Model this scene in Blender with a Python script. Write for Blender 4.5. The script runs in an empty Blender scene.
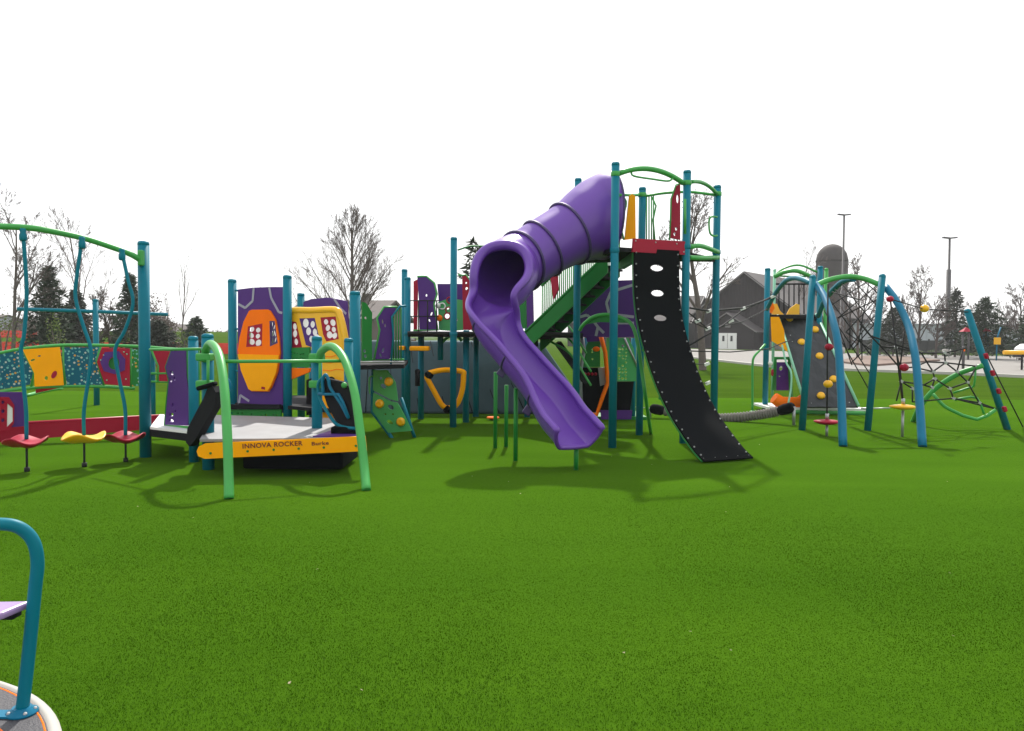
import bpy, bmesh, math, random
from mathutils import Vector, Matrix
from mathutils.geometry import delaunay_2d_cdt
import numpy as np
R = math.radians
PI = math.pi
sc = bpy.context.scene
col = sc.collection

# ------------------------------------------------------------------ camera
F = 800.0
CAM = Vector((0, 0, 1.6))
MC = (Matrix.Rotation(R(90 - 2.18), 3, 'X') @ Matrix.Rotation(R(0.4), 3, 'Z'))
cd = bpy.data.cameras.new('camera')
cam = bpy.data.objects.new('camera', cd)
col.objects.link(cam)
cam.location = CAM
cam.rotation_euler = MC.to_euler()
cd.sensor_width = 36
cd.lens = 36 * F / 1024
cd.clip_end = 2000
sc.camera = cam

# ------------------------------------------------------------------ sky, sun, exposure
SUN_EL, SUN_AZ = 47.0, 3.0        # azimuth measured from +Y (straight ahead) towards +X
w = bpy.data.worlds.new('World')
sc.world = w
w.use_nodes = True
nt = w.node_tree
nt.nodes.clear()
out = nt.nodes.new('ShaderNodeOutputWorld')
bg = nt.nodes.new('ShaderNodeBackground')
sky = nt.nodes.new('ShaderNodeTexSky')
sky.sky_type = 'NISHITA'
sky.sun_disc = False
sky.sun_elevation = R(SUN_EL)
sky.sun_rotation = R(SUN_AZ)
sky.air_density = 1.0
sky.dust_density = 2.0
bg.inputs['Strength'].default_value = 0.12
# thin bright overcast veil over the sky
tc = nt.nodes.new('ShaderNodeTexCoord')
ns = nt.nodes.new('ShaderNodeTexNoise')
ns.inputs['Scale'].default_value = 1.6
ns.inputs['Detail'].default_value = 5
mp = nt.nodes.new('ShaderNodeMapping')
mp.inputs['Scale'].default_value = (1, 1, 3)
nt.links.new(tc.outputs['Generated'], mp.inputs['Vector'])
nt.links.new(mp.outputs['Vector'], ns.inputs['Vector'])
rp = nt.nodes.new('ShaderNodeValToRGB')
rp.color_ramp.elements[0].position = 0.3
rp.color_ramp.elements[0].color = (0.965, 0.97, 0.98, 1)
rp.color_ramp.elements[1].position = 0.75
rp.color_ramp.elements[1].color = (1.0, 1.0, 1.0, 1)
nt.links.new(ns.outputs['Fac'], rp.inputs['Fac'])
vm = nt.nodes.new('ShaderNodeVectorMath')
vm.operation = 'SCALE'
vm.inputs['Scale'].default_value = 8.75
nt.links.new(rp.outputs['Color'], vm.inputs[0])
mx = nt.nodes.new('ShaderNodeMix')
mx.data_type = 'RGBA'
mx.inputs['Factor'].default_value = 0.93
nt.links.new(sky.outputs['Color'], mx.inputs['A'])
nt.links.new(vm.outputs['Vector'], mx.inputs['B'])
nt.links.new(mx.outputs['Result'], bg.inputs['Color'])
nt.links.new(bg.outputs['Background'], out.inputs['Surface'])

sl = bpy.data.lights.new('sun', 'SUN')
sl.energy = 4.2
sl.angle = R(1.5)
sl.color = (1.0, 0.96, 0.88)
so = bpy.data.objects.new('sun', sl)
col.objects.link(so)
so.location = (0, 30, 40)
sd = Vector((math.sin(R(SUN_AZ)) * math.cos(R(SUN_EL)), math.cos(R(SUN_AZ)) * math.cos(R(SUN_EL)), math.sin(R(SUN_EL))))
so.rotation_euler = sd.to_track_quat('Z', 'Y').to_euler()
sc.view_settings.view_transform = 'Standard'
sc.view_settings.look = 'None'
sc.view_settings.exposure = 0.42
sc.view_settings.gamma = 1.0

# ------------------------------------------------------------------ helpers
def ray(px, py):
    return MC @ Vector(((px - 512) / F, -(py - 365.5) / F, -1))
def at(px, py, Y):
    r = ray(px, py)
    return CAM + r * (Y / r.y)
def gnd(px, py, z=0.0):
    r = ray(px, py)
    return CAM + r * ((z - CAM.z) / r.z)
def zat(px, py, Y):
    return at(px, py, Y).z

def cat(pts, n=6):
    """Catmull-Rom through pts"""
    P = [Vector(p) for p in pts]
    if len(P) < 3: return P
    P = [P[0] * 2 - P[1]] + P + [P[-1] * 2 - P[-2]]
    o = []
    for i in range(1, len(P) - 2):
        for k in range(n):
            t = k / n
            a, b, c, d = P[i - 1], P[i], P[i + 1], P[i + 2]
            o.append(0.5 * ((2 * b) + (c - a) * t + (2 * a - 5 * b + 4 * c - d) * t * t + (3 * b - a - 3 * c + d) * t ** 3))
    o.append(P[-2])
    return o

WL = {}
def wloc(o):
    return WL.get(o.name, Vector((0, 0, 0))) if o else Vector((0, 0, 0))
def tag(o, label=None, cat_=None, group=None, kind=None):
    if label: o['label'] = label
    if cat_: o['category'] = cat_
    if group: o['group'] = group
    if kind: o['kind'] = kind
    return o
def thing(name, label, cat_, loc, group=None):
    o = bpy.data.objects.new(name, None)
    o.empty_display_size = 0.2
    col.objects.link(o)
    o.location = loc
    WL[o.name] = Vector(loc)
    return tag(o, label, cat_, group)
def link_mesh(name, me, m, parent=None):
    """verts in world coords -> object with its own origin"""
    n = len(me.vertices)
    co = np.empty(n * 3); me.vertices.foreach_get('co', co); co = co.reshape(-1, 3)
    if n:
        lo, hi = co.min(0), co.max(0)
        c = Vector(((lo[0] + hi[0]) / 2, (lo[1] + hi[1]) / 2, lo[2]))
    else: c = Vector((0, 0, 0))
    me.transform(Matrix.Translation(-c))
    if m is not None:
        me.materials.clear(); me.materials.append(m)
    o = bpy.data.objects.new(name, me)
    col.objects.link(o)
    if parent: o.parent = parent
    o.location = c - wloc(parent)
    WL[o.name] = c
    return o

class MB:
    def __init__(s): s.bm = bmesh.new()
    def box(s, c, size, rot=None):
        M = Matrix.Translation(Vector(c))
        if rot is not None: M = M @ rot.to_4x4()
        M = M @ Matrix.Diagonal((size[0], size[1], size[2], 1))
        bmesh.ops.create_cube(s.bm, size=1, matrix=M)
        return s
    def tube(s, pts, r, seg=10, caps=True, closed=False, smooth=True):
        P = [Vector(p) for p in pts]
        n = len(P)
        rr = r if isinstance(r, (list, tuple)) else [r] * n
        prev = None; rings = []
        for i in range(n):
            if closed: t = P[(i + 1) % n] - P[i - 1]
            elif i == 0: t = P[1] - P[0]
            elif i == n - 1: t = P[-1] - P[-2]
            else: t = (P[i + 1] - P[i]).normalized() + (P[i] - P[i - 1]).normalized()
            if t.length < 1e-9: t = Vector((0, 0, 1))
            t.normalize()
            if prev is None:
                u = t.orthogonal().normalized()
            else:
                u = prev - t * prev.dot(t)
                if u.length < 1e-6: u = t.orthogonal()
                u.normalize()
            prev = u
            v = t.cross(u)
            rings.append([s.bm.verts.new(P[i] + (u * math.cos(2 * PI * k / seg) + v * math.sin(2 * PI * k / seg)) * rr[i]) for k in range(seg)])
        m = n if closed else n - 1
        for i in range(m):
            a, b = rings[i], rings[(i + 1) % n]
            for k in range(seg):
                f = s.bm.faces.new((a[k], a[(k + 1) % seg], b[(k + 1) % seg], b[k]))
                f.smooth = smooth
        if caps and not closed:
            s.bm.faces.new(rings[0][::-1]); s.bm.faces.new(rings[-1])
        return s
    def sphere(s, c, r, sc_=(1, 1, 1), seg=14, rot=None):
        M = Matrix.Translation(Vector(c))
        if rot is not None: M = M @ rot.to_4x4()
        M = M @ Matrix.Diagonal((sc_[0], sc_[1], sc_[2], 1))
        r_ = bmesh.ops.create_uvsphere(s.bm, u_segments=seg, v_segments=max(6, seg // 2), radius=r, matrix=M)
        for v in r_['verts']:
            for f in v.link_faces: f.smooth = True
        return s
    def lathe(s, c, prof, seg=28, ax=None):
        """prof list of (r,z)"""
        rot = ax if ax is not None else Matrix.Identity(3)
        c = Vector(c); rings = []
        for (r, z) in prof:
            rings.append([s.bm.verts.new(c + rot @ Vector((r * math.cos(2 * PI * k / seg), r * math.sin(2 * PI * k / seg), z))) for k in range(seg)])
        for a, b in zip(rings, rings[1:]):
            for k in range(seg):
                f = s.bm.faces.new((a[k], a[(k + 1) % seg], b[(k + 1) % seg], b[k])); f.smooth = True
        s.bm.faces.new(rings[0][::-1]); s.bm.faces.new(rings[-1])
        return s
    def face(s, pts):
        return s.bm.faces.new([s.bm.verts.new(Vector(p)) for p in pts])
    def slab(s, quad, th, nrm=None):
        """thick polygon from world pts"""
        q = [Vector(p) for p in quad]
        n = (q[1] - q[0]).cross(q[-1] - q[0]).normalized() if nrm is None else Vector(nrm).normalized()
        a = [s.bm.verts.new(p + n * th / 2) for p in q]; b = [s.bm.verts.new(p - n * th / 2) for p in q]
        s.bm.faces.new(a); s.bm.faces.new(b[::-1])
        for i in range(len(q)):
            j = (i + 1) % len(q)
            s.bm.faces.new((a[i], b[i], b[j], a[j]))
        return s
    def bolt(s, c, nrm, r=0.012, h=0.01):
        q = Vector(nrm).to_track_quat('Z', 'Y').to_matrix()
        s.lathe(c, [(r, 0), (r, h * .5), (r * .6, h)], 8, q)
        return s
    def build(s, name, m, parent=None, bevel=0, fix=True):
        if fix: bmesh.ops.recalc_face_normals(s.bm, faces=s.bm.faces)
        me = bpy.data.meshes.new(name)
        s.bm.to_mesh(me); s.bm.free()
        o = link_mesh(name, me, m, parent)
        if bevel:
            b = o.modifiers.new('bevel', 'BEVEL'); b.width = bevel; b.segments = 2; b.limit_method = 'ANGLE'
        return o

class Plane:
    """vertical (or leaned) plane through ground line A-B given as (px, depth)"""
    def __init__(s, a, b, lean=0.0):
        s.A = at(a[0], 380, a[1]); s.B = at(b[0], 380, b[1])
        s.A.z = 0; s.B.z = 0
        s.u = (s.B - s.A).normalized()
        s.v = Vector((0, 0, 1))
        if lean:
            n0 = s.u.cross(s.v)
            s.v = (s.v + n0 * lean).normalized()
        s.n = s.u.cross(s.v).normalized()     # towards the camera when A is left of B
        if s.n.dot(CAM - s.A) < 0: s.n = -s.n
    def hit(s, px, py):
        r = ray(px, py)
        t = (s.A - CAM).dot(s.n) / r.dot(s.n)
        return CAM + r * t
    def loc(s, px, py):
        p = s.hit(px, py) - s.A
        return (p.dot(s.u), p.dot(s.v))
    def world(s, x, z, off=0):
        return s.A + s.u * x + s.v * z + s.n * off

def panel_loc(name, pl, outer, holes, th, m, parent, off=0.0, smooth_h=False):
    """flat board with true holes, coordinates on the plane in metres"""
    co = []; ed = []
    for lp in [outer] + list(holes):
        k0 = len(co); n_ = len(lp)
        co += [Vector((x, y)) for x, y in lp]
        ed += [(k0 + i, k0 + (i + 1) % n_) for i in range(n_)]
    vo_, eo_, fo_, *_r = delaunay_2d_cdt(co, ed, [], 0, 1e-6)
    def inside(p, lp):
        c = False; q = lp[-1]
        for r in lp:
            if (r[1] > p.y) != (q[1] > p.y) and p.x < (q[0] - r[0]) * (p.y - r[1]) / (q[1] - r[1]) + r[0]: c = not c
            q = r
        return c
    fo2 = []
    for f in fo_:
        cen_ = sum((vo_[k] for k in f), Vector((0, 0))) / len(f)
        if inside(cen_, outer) and not any(inside(cen_, h) for h in holes): fo2.append(f)
    fo_ = fo2
    bm_ = bmesh.new()
    A_ = [bm_.verts.new((v.x, v.y, th / 2)) for v in vo_]; B_ = [bm_.verts.new((v.x, v.y, -th / 2)) for v in vo_]
    cnt = {}
    for f in fo_:
        bm_.faces.new([A_[k] for k in f]); bm_.faces.new([B_[k] for k in f][::-1])
        for a, b in zip(f, list(f[1:]) + [f[0]]): cnt[a, b] = 1
    for (a, b) in cnt:
        if (b, a) not in cnt: bm_.faces.new((A_[b], A_[a], B_[a], B_[b]))
    bmesh.ops.delete(bm_, geom=[v for v in bm_.verts if not v.link_faces], context='VERTS')
    bmesh.ops.recalc_face_normals(bm_, faces=bm_.faces)
    me = bpy.data.meshes.new(name); bm_.to_mesh(me); bm_.free()
    M = Matrix((pl.u, pl.v, pl.n)).transposed().to_4x4()
    M.translation = pl.A + pl.n * off
    me.transform(M)
    return link_mesh(name, me, m, parent)
def panel(name, pl, pts, th, m, parent, off=0.0, holes=(), lholes=()):
    return panel_loc(name, pl, [pl.loc(*p) for p in pts], [[pl.loc(*p) for p in h] for h in holes] + list(lholes), th, m, parent, off)
def ell(cx, cy, rx, ry, n=12, rot=0):
    return [(cx + rx * math.cos(2 * PI * k / n) * math.cos(rot) - ry * math.sin(2 * PI * k / n) * math.sin(rot),
             cy + rx * math.cos(2 * PI * k / n) * math.sin(rot) + ry * math.sin(2 * PI * k / n) * math.cos(rot)) for k in range(n)]
def strip(mb, pl, pts, wd, off, th=0.004):
    """inlaid line on a board"""
    P = [pl.loc(*p) for p in pts]
    for (a, b) in zip(P, P[1:]):
        d = Vector((b[0] - a[0], b[1] - a[1])); L = d.length
        if L < 1e-5: continue
        d /= L; n_ = Vector((-d.y, d.x)) * wd / 2
        q = [(a[0] + n_.x, a[1] + n_.y), (b[0] + n_.x, b[1] + n_.y), (b[0] - n_.x, b[1] - n_.y), (a[0] - n_.x, a[1] - n_.y)]
        mb.slab([pl.world(x, y, off) for x, y in q], th, pl.n)

# ------------------------------------------------------------------ materials
KA = 0.76      # base colours are set for the camera exposure above
BRIGHT = ('yellow_board', 'yellow_plastic', 'orange_board', 'white_plastic', 'white_car_paint')
def mat(name, c, rough=0.4, var=0.12, scale=6, spec=0.5, metal=0.0, bump=0.0, bscale=60, coat=0.0, c2=None, trans=0.0):
    if name not in BRIGHT:
        c = tuple(x * KA for x in c); c2 = tuple(x * KA for x in c2) if c2 else None
    m = bpy.data.materials.new(name); m.use_nodes = True
    n = m.node_tree.nodes; l = m.node_tree.links
    b = n['Principled BSDF']
    tcn = n.new('ShaderNodeTexCoord'); no = n.new('ShaderNodeTexNoise')
    no.inputs['Scale'].default_value = scale; no.inputs['Detail'].default_value = 6; no.inputs['Roughness'].default_value = 0.6
    l.new(tcn.outputs['Object'], no.inputs['Vector'])
    rm = n.new('ShaderNodeValToRGB')
    a = c2 if c2 else tuple(x * (1 - var) for x in c)
    bb = c if c2 else tuple(min(1, x * (1 + var)) for x in c)
    rm.color_ramp.elements[0].position = 0.2; rm.color_ramp.elements[1].position = 0.8
    rm.color_ramp.elements[0].color = (*a, 1); rm.color_ramp.elements[1].color = (*bb, 1)
    l.new(no.outputs['Fac'], rm.inputs['Fac']); l.new(rm.outputs['Color'], b.inputs['Base Color'])
    mr = n.new('ShaderNodeMapRange'); mr.inputs['To Min'].default_value = max(0.05, rough - 0.1); mr.inputs['To Max'].default_value = min(1, rough + 0.12)
    l.new(no.outputs['Fac'], mr.inputs['Value']); l.new(mr.outputs['Result'], b.inputs['Roughness'])
    b.inputs['Metallic'].default_value = metal
    b.inputs['Specular IOR Level'].default_value = spec
    if coat: b.inputs['Coat Weight'].default_value = coat; b.inputs['Coat Roughness'].default_value = 0.15
    if bump:
        n2 = n.new('ShaderNodeTexNoise'); n2.inputs['Scale'].default_value = bscale; n2.inputs['Detail'].default_value = 4
        l.new(tcn.outputs['Object'], n2.inputs['Vector'])
        bp = n.new('ShaderNodeBump'); bp.inputs['Strength'].default_value = bump; bp.inputs['Distance'].default_value = 0.02
        l.new(n2.outputs['Fac'], bp.inputs['Height']); l.new(bp.outputs['Normal'], b.inputs['Normal'])
    return m
M = {}
M['teal'] = mat('teal_powder_coat', (0.002, 0.20, 0.285), 0.45, 0.10, 4, spec=.15)
M['green'] = mat('green_powder_coat', (0.065, 0.42, 0.085), 0.38, 0.12, 4, spec=.35)
M['dgreen'] = mat('green_board', (0.015, 0.24, 0.04), 0.45, 0.12, 4, spec=.25)
M['lgreen'] = mat('light_green_board', (0.085, 0.47, 0.15), 0.48, 0.1, 4, spec=.25)
M['pgreen'] = mat('pale_green_rail', (0.30, 0.70, 0.48), 0.4, 0.1, 4)
M['purple'] = mat('purple_board', (0.10, 0.028, 0.235), 0.48, 0.08, 3, spec=.25)
M['slide'] = mat('purple_moulded_plastic', (0.155, 0.048, 0.42), 0.34, 0.05, 2.2)
M['flange'] = mat('purple_flange', (0.06, 0.03, 0.15), 0.5)
M['red'] = mat('red_board', (0.44, 0.004, 0.035), 0.45, 0.1, 4, spec=.25)
M['yellow'] = mat('yellow_board', (0.96, 0.38, 0.0), 0.5, 0.05, 4, spec=.12)
M['yplas'] = mat('yellow_plastic', (0.86, 0.44, 0.004), 0.3, 0.06, 4)
M['orange'] = mat('orange_board', (0.95, 0.17, 0.0), 0.5, 0.06, 4, spec=.12)
M['blue'] = mat('blue_board', (0.004, 0.13, 0.20), 0.5, 0.1, 4, spec=.2)
M['bluetube'] = mat('sky_blue_tube', (0.001, 0.18, 0.32), 0.42, 0.1, 4, spec=.22)
M['line'] = mat('grey_inlay', (0.42, 0.40, 0.50), 0.5)
M['rubber'] = mat('black_rubber', (0.0045, 0.006, 0.0075), 0.85, 0.2, 10, spec=0.08, bump=0.15)
M['dark'] = mat('dark_vinyl_deck', (0.018, 0.018, 0.022), 0.8, 0.2, 8, spec=.12)
M['rope'] = mat('black_rope', (0.014, 0.014, 0.016), 0.8, 0.2, 30)
M['steel'] = mat('galvanised_steel', (0.5, 0.51, 0.52), 0.45, 0.1, 12, metal=0.6)
M['white'] = mat('white_plastic', (0.78, 0.78, 0.76), 0.45, 0.04)
M['rock'] = mat('dark_rock_panel', (0.045, 0.05, 0.058), 0.7, 0.35, 5, bump=0.4, bscale=9)
M['mound'] = mat('grey_blue_rubber', (0.085, 0.13, 0.15), 0.85, 0.16, 3, spec=.15, bump=0.2, bscale=80)
M['log'] = mat('ribbed_grey_plastic', (0.25, 0.235, 0.21), 0.7, 0.15, 10, spec=.2)
M['bark'] = mat('grey_bark', (0.13, 0.105, 0.095), 0.9, 0.3, 12)
M['twig'] = mat('brown_twigs', (0.15, 0.115, 0.105), 0.9, 0.25, 3)
M['fir'] = mat('dark_fir_needles', (0.045, 0.075, 0.04), 0.8, 0.5, 1.3)
M['fir2'] = mat('dusty_fir_needles', (0.05, 0.065, 0.045), 0.8, 0.5, 1.3)
M['brush'] = mat('brown_brush', (0.12, 0.09, 0.07), 0.9, 0.4, 2)
M['leaf'] = mat('fresh_leaves', (0.13, 0.19, 0.025), 0.7, 0.3, 2)
M['shrub'] = mat('shrub_leaves', (0.07, 0.12, 0.02), 0.7, 0.4, 2)
M['barn'] = mat('dark_barn_boards', (0.022, 0.016, 0.018), 0.85, 0.25, 1.2)
M['roof'] = mat('grey_shingles', (0.085, 0.075, 0.077), 0.9, 0.25, 2.5)
M['silo'] = mat('weathered_silo', (0.055, 0.046, 0.046), 0.85, 0.3, 1.3)
M['trim'] = mat('pale_trim', (0.20, 0.19, 0.19), 0.7)
M['stone'] = mat('fieldstone', (0.26, 0.24, 0.22), 0.9, 0.35, 3, bump=0.3, bscale=4)
M['hroof'] = mat('brown_grey_roof', (0.12, 0.10, 0.095), 0.9, 0.25, 2)
M['hwall'] = mat('tan_brick_wall', (0.15, 0.12, 0.11), 0.9, 0.2, 3)
M['shed'] = mat('white_metal_wall', (0.50, 0.54, 0.60), 0.6, 0.06, 0.6)
M['fence'] = mat('dark_fence_boards', (0.055, 0.055, 0.06), 0.85, 0.25, 1)
M['lamp'] = mat('grey_brown_pole', (0.10, 0.095, 0.10), 0.6)
M['asph'] = mat('pale_concrete_lot', (0.30, 0.285, 0.27), 0.9, 0.10, 0.35, spec=.2, bump=0.1, bscale=20)
M['kerb'] = mat('concrete_kerb', (0.55, 0.53, 0.49), 0.9, 0.1, 2)
M['mulch'] = mat('brown_mulch', (0.20, 0.135, 0.105), 0.95, 0.3, 2)
M['redsurf'] = mat('red_rubber_surface', (0.24, 0.022, 0.015), 0.95, 0.15, 0.3, spec=0.0)
M['glass'] = mat('dark_glass', (0.02, 0.025, 0.03), 0.1, 0.1, 3, spec=0.8)
M['carw'] = mat('white_car_paint', (0.75, 0.75, 0.76), 0.25, 0.02, 2, coat=0.6)
M['carr'] = mat('red_car_paint', (0.5, 0.02, 0.06), 0.3, 0.02, 2, coat=0.6)
M['tyre'] = mat('tyre_rubber', (0.02, 0.02, 0.02), 0.85)
M['letter'] = mat('dark_red_lettering', (0.20, 0.015, 0.01), 0.6, 0.05)
M['greyp'] = mat('grey_panel', (0.33, 0.36, 0.40), 0.5)

M['skywhite'] = mat('sky_bright_white', (0.85, 0.85, 0.85), 0.5, 0.03)  # translucent white for the added window backing, bright like open sky
_n = M['skywhite'].node_tree.nodes; _l = M['skywhite'].node_tree.links
_t = _n.new('ShaderNodeBsdfTranslucent'); _t.inputs['Color'].default_value = (.9, .9, .9, 1); _m = _n.new('ShaderNodeMixShader'); _m.inputs['Fac'].default_value = .6
_o = [x for x in _n if x.type == 'OUTPUT_MATERIAL'][0]
_l.new(_n['Principled BSDF'].outputs['BSDF'], _m.inputs[1]); _l.new(_t.outputs['BSDF'], _m.inputs[2]); _l.new(_m.outputs['Shader'], _o.inputs['Surface'])
def turf_mat(name, c1, c2, c3, fine=260, spec_=.0, sheen=.03):
    m = bpy.data.materials.new(name); m.use_nodes = True
    n = m.node_tree.nodes; l = m.node_tree.links; b = n['Principled BSDF']
    tcn = n.new('ShaderNodeTexCoord')
    big = n.new('ShaderNodeTexNoise'); big.inputs['Scale'].default_value = 0.55; big.inputs['Detail'].default_value = 5; big.inputs['Distortion'].default_value = 0.6
    sm = n.new('ShaderNodeTexNoise'); sm.inputs['Scale'].default_value = fine; sm.inputs['Detail'].default_value = 3
    md = n.new('ShaderNodeTexNoise'); md.inputs['Scale'].default_value = 22; md.inputs['Detail'].default_value = 6; md.inputs['Roughness'].default_value = 0.7
    mp_ = n.new('ShaderNodeMapping'); mp_.inputs['Scale'].default_value = (0.35, 1.3, 1)
    for x in (sm, md): l.new(tcn.outputs['Object'], x.inputs['Vector'])
    l.new(tcn.outputs['Object'], mp_.inputs['Vector']); l.new(mp_.outputs['Vector'], big.inputs['Vector'])
    r1 = n.new('ShaderNodeValToRGB'); r1.color_ramp.elements[0].position = 0.35; r1.color_ramp.elements[1].position = 0.68
    r1.color_ramp.elements[0].color = (*c1, 1); r1.color_ramp.elements[1].color = (*c2, 1)
    l.new(big.outputs['Fac'], r1.inputs['Fac'])
    mxx = n.new('ShaderNodeMix'); mxx.data_type = 'RGBA'
    r2 = n.new('ShaderNodeValToRGB'); r2.color_ramp.elements[0].position = 0.42; r2.color_ramp.elements[1].position = 0.66
    l.new(md.outputs['Fac'], r2.inputs['Fac'])
    mul = n.new('ShaderNodeMath'); mul.operation = 'MULTIPLY'; mul.inputs[1].default_value = 0.55
    l.new(r2.outputs['Color'], mul.inputs[0]); l.new(mul.outputs[0], mxx.inputs['Factor'])
    l.new(r1.outputs['Color'], mxx.inputs['A']); mxx.inputs['B'].default_value = (*c3, 1)
    l.new(mxx.outputs['Result'], b.inputs['Base Color'])
    b.inputs['Roughness'].default_value = 0.85; b.inputs['Specular IOR Level'].default_value = spec_; b.inputs['Sheen Weight'].default_value = sheen; b.inputs['Sheen Roughness'].default_value = .6; b.inputs['Sheen Tint'].default_value = (.6, .9, .3, 1)
    ad = n.new('ShaderNodeMath'); ad.operation = 'ADD'
    l.new(sm.outputs['Fac'], ad.inputs[0]); l.new(md.outputs['Fac'], ad.inputs[1])
    bp = n.new('ShaderNodeBump'); bp.inputs['Strength'].default_value = 0.7; bp.inputs['Distance'].default_value = 0.02
    l.new(ad.outputs[0], bp.inputs['Height']); l.new(bp.outputs['Normal'], b.inputs['Normal'])
    return m
M['turf'] = turf_mat('artificial_turf', (0.046, 0.120, 0.0036), (0.061, 0.146, 0.0052), (0.038, 0.104, 0.0026))
M['lawn'] = turf_mat('mown_lawn', (0.030, 0.070, 0.002), (0.046, 0.092, 0.004), (0.024, 0.054, 0.002), 60, 0, .03)
M['blade'] = mat('turf_fibres', (0.053, 0.138, 0.0058), 0.9, 0.0, 0.7, spec=0.0, c2=(0.040, 0.112, 0.0040))

# ------------------------------------------------------------------ the ground
def sheet(name, pts, z, m):
    mb = MB(); mb.face([(x, y, z) for x, y in pts])
    o = mb.build(name, m, None, fix=False)
    return tag(o, kind='structure')
def ngrid(name, x0, x1, y0, y1, z, m):
    return sheet(name, [(x0, y0), (x1, y0), (x1, y1), (x0, y1)], z, m)
# lawn reaches the horizon, turf lies over it up to a curved edge
ngrid('lawn', -900, 900, -60, 1500, -0.012, M['lawn'])
edge = [gnd(x, y) for x, y in ((1100, 401), (1024, 400), (900, 399), (800, 398.5), (720, 398), (600, 397.5), (450, 396), (250, 393), (100, 391), (-60, 390))]
sheet('turf', [(-26, -12), (26, -12), (26, edge[0].y)] + [(p.x, p.y) for p in edge] + [(-26, edge[-1].y)], 0.0, M['turf'])
# parking lot
lot = [gnd(1300, 386), gnd(1024, 377.5), gnd(960, 374.5), gnd(860, 371), gnd(770, 367), gnd(700, 359), gnd(640, 352)]
far = [gnd(640, 347.5), gnd(760, 350.5), gnd(880, 354), gnd(1024, 356), gnd(1300, 360)]
sheet('parking_lot', [(p.x, p.y) for p in lot + far], -0.004, M['asph'])
mb = MB()
for a, b in zip(lot, lot[1:]):
    d = (b - a); L = d.length; ang = math.atan2(d.y, d.x)
    mb.box(((a.x + b.x) / 2, (a.y + b.y) / 2 - 0.1, 0.04), (L + 0.05, 0.28, 0.14), Matrix.Rotation(ang, 3, 'Z'))
tag(mb.build('kerb', M['kerb']), kind='structure')
isl = [gnd(838, 362.5), gnd(870, 366.5), gnd(905, 364), gnd(940, 361), gnd(905, 357.5), gnd(860, 357)]
mb = MB(); mb.slab([(p.x, p.y, 0.05) for p in isl], 0.12, (0, 0, 1))
tag(mb.build('planting_island', M['mulch']), kind='structure')
def slope_sheet(name, px0, px1, Y0, z0, Y1, z1, m, jag=0):
    mb = MB(); a0, a1, b0, b1 = at(px0, 340, Y0).x, at(px1, 340, Y0).x, at(px0, 340, Y1).x, at(px1, 340, Y1).x
    mb.face([(a0, Y0, z0), (a1, Y0, z0), (b1, Y1, z1), (b0, Y1, z1)])
    return tag(mb.build(name, m, None, fix=False), kind='structure')
slope_sheet('grass_bank', -400, 372, 52, -.01, 112, 1.75, M['lawn'])
slope_sheet('red_play_surface', -300, 258, 56, .14, 74, .67, M['redsurf'])
slope_sheet('red_play_surface', -300, 40, 84, .97, 110, 1.74, M['redsurf'])

# turf fibres close to the camera: one object of instanced tiles
rng = np.random.default_rng(4)
def blade_tile(n, size=1.0, h=0.007):
    x = rng.random(n) * size; y = rng.random(n) * size
    a = rng.random(n) * 2 * PI; wd = 0.0012 + rng.random(n) * 0.0009
    hh = h * (0.6 + 0.7 * rng.random(n)); ln = rng.random(n) * 0.008; la = rng.random(n) * 2 * PI
    v = np.zeros((n, 3, 3))
    v[:, 0, 0] = x - np.cos(a) * wd; v[:, 0, 1] = y - np.sin(a) * wd
    v[:, 1, 0] = x + np.cos(a) * wd; v[:, 1, 1] = y + np.sin(a) * wd
    v[:, 2, 0] = x + np.cos(la) * ln; v[:, 2, 1] = y + np.sin(la) * ln; v[:, 2, 2] = hh
    v[:, :2, 2] = 0.001
    return v.reshape(-1, 3)
def mesh_tris(name, co):
    n = len(co)
    me = bpy.data.meshes.new(name)
    me.vertices.add(n); me.vertices.foreach_set('co', co.astype(np.float32).ravel())
    me.loops.add(n); me.loops.foreach_set('vertex_index', np.arange(n, dtype=np.int32))
    me.polygons.add(n // 3)
    me.polygons.foreach_set('loop_start', np.arange(0, n, 3, dtype=np.int32))
    try: me.polygons.foreach_set('loop_total', np.full(n // 3, 3, dtype=np.int32))
    except Exception: pass
    me.update(calc_edges=True); me.validate()
    return me
TURF_TILES = []
tile = blade_tile(17000)
tiles = []
for iy in range(2, 9):
    for ix in range(-7, 7):
        yc = iy + .5
        if abs(ix + .5) > 0.66 * (iy + 1.5) + 0.8: continue
        t = tile.copy()
        r4 = (ix * 7 + iy * 3) % 4
        cx = t[:, 0] - .5; cy = t[:, 1] - .5
        for _ in range(r4): cx, cy = -cy, cx
        o_ = np.stack([cx + ix + .5, cy + iy + .5, t[:, 2] * (1 + 0.25 * math.sin(ix * 1.3 + iy))], 1)
        # keep clear of the spinner
        cen = o_.reshape(-1, 3, 3)[:, 0]
        keep = (rng.random(len(cen)) < np.clip((8.6 - cen[:, 1]) / 5.0, 0, 1)) & ((cen[:, 0] + 2.70) ** 2 + (cen[:, 1] - 2.37) ** 2 > 1.2 ** 2)
        tiles.append(o_.reshape(-1, 3, 3)[keep].reshape(-1, 3))
me = mesh_tris('turf_fibres', np.concatenate(tiles))
me.materials.append(M['blade'])
o = bpy.data.objects.new('turf_fibres', me); col.objects.link(o)
tag(o, 'short green artificial grass fibres covering the foreground', 'turf', kind='stuff')
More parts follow.
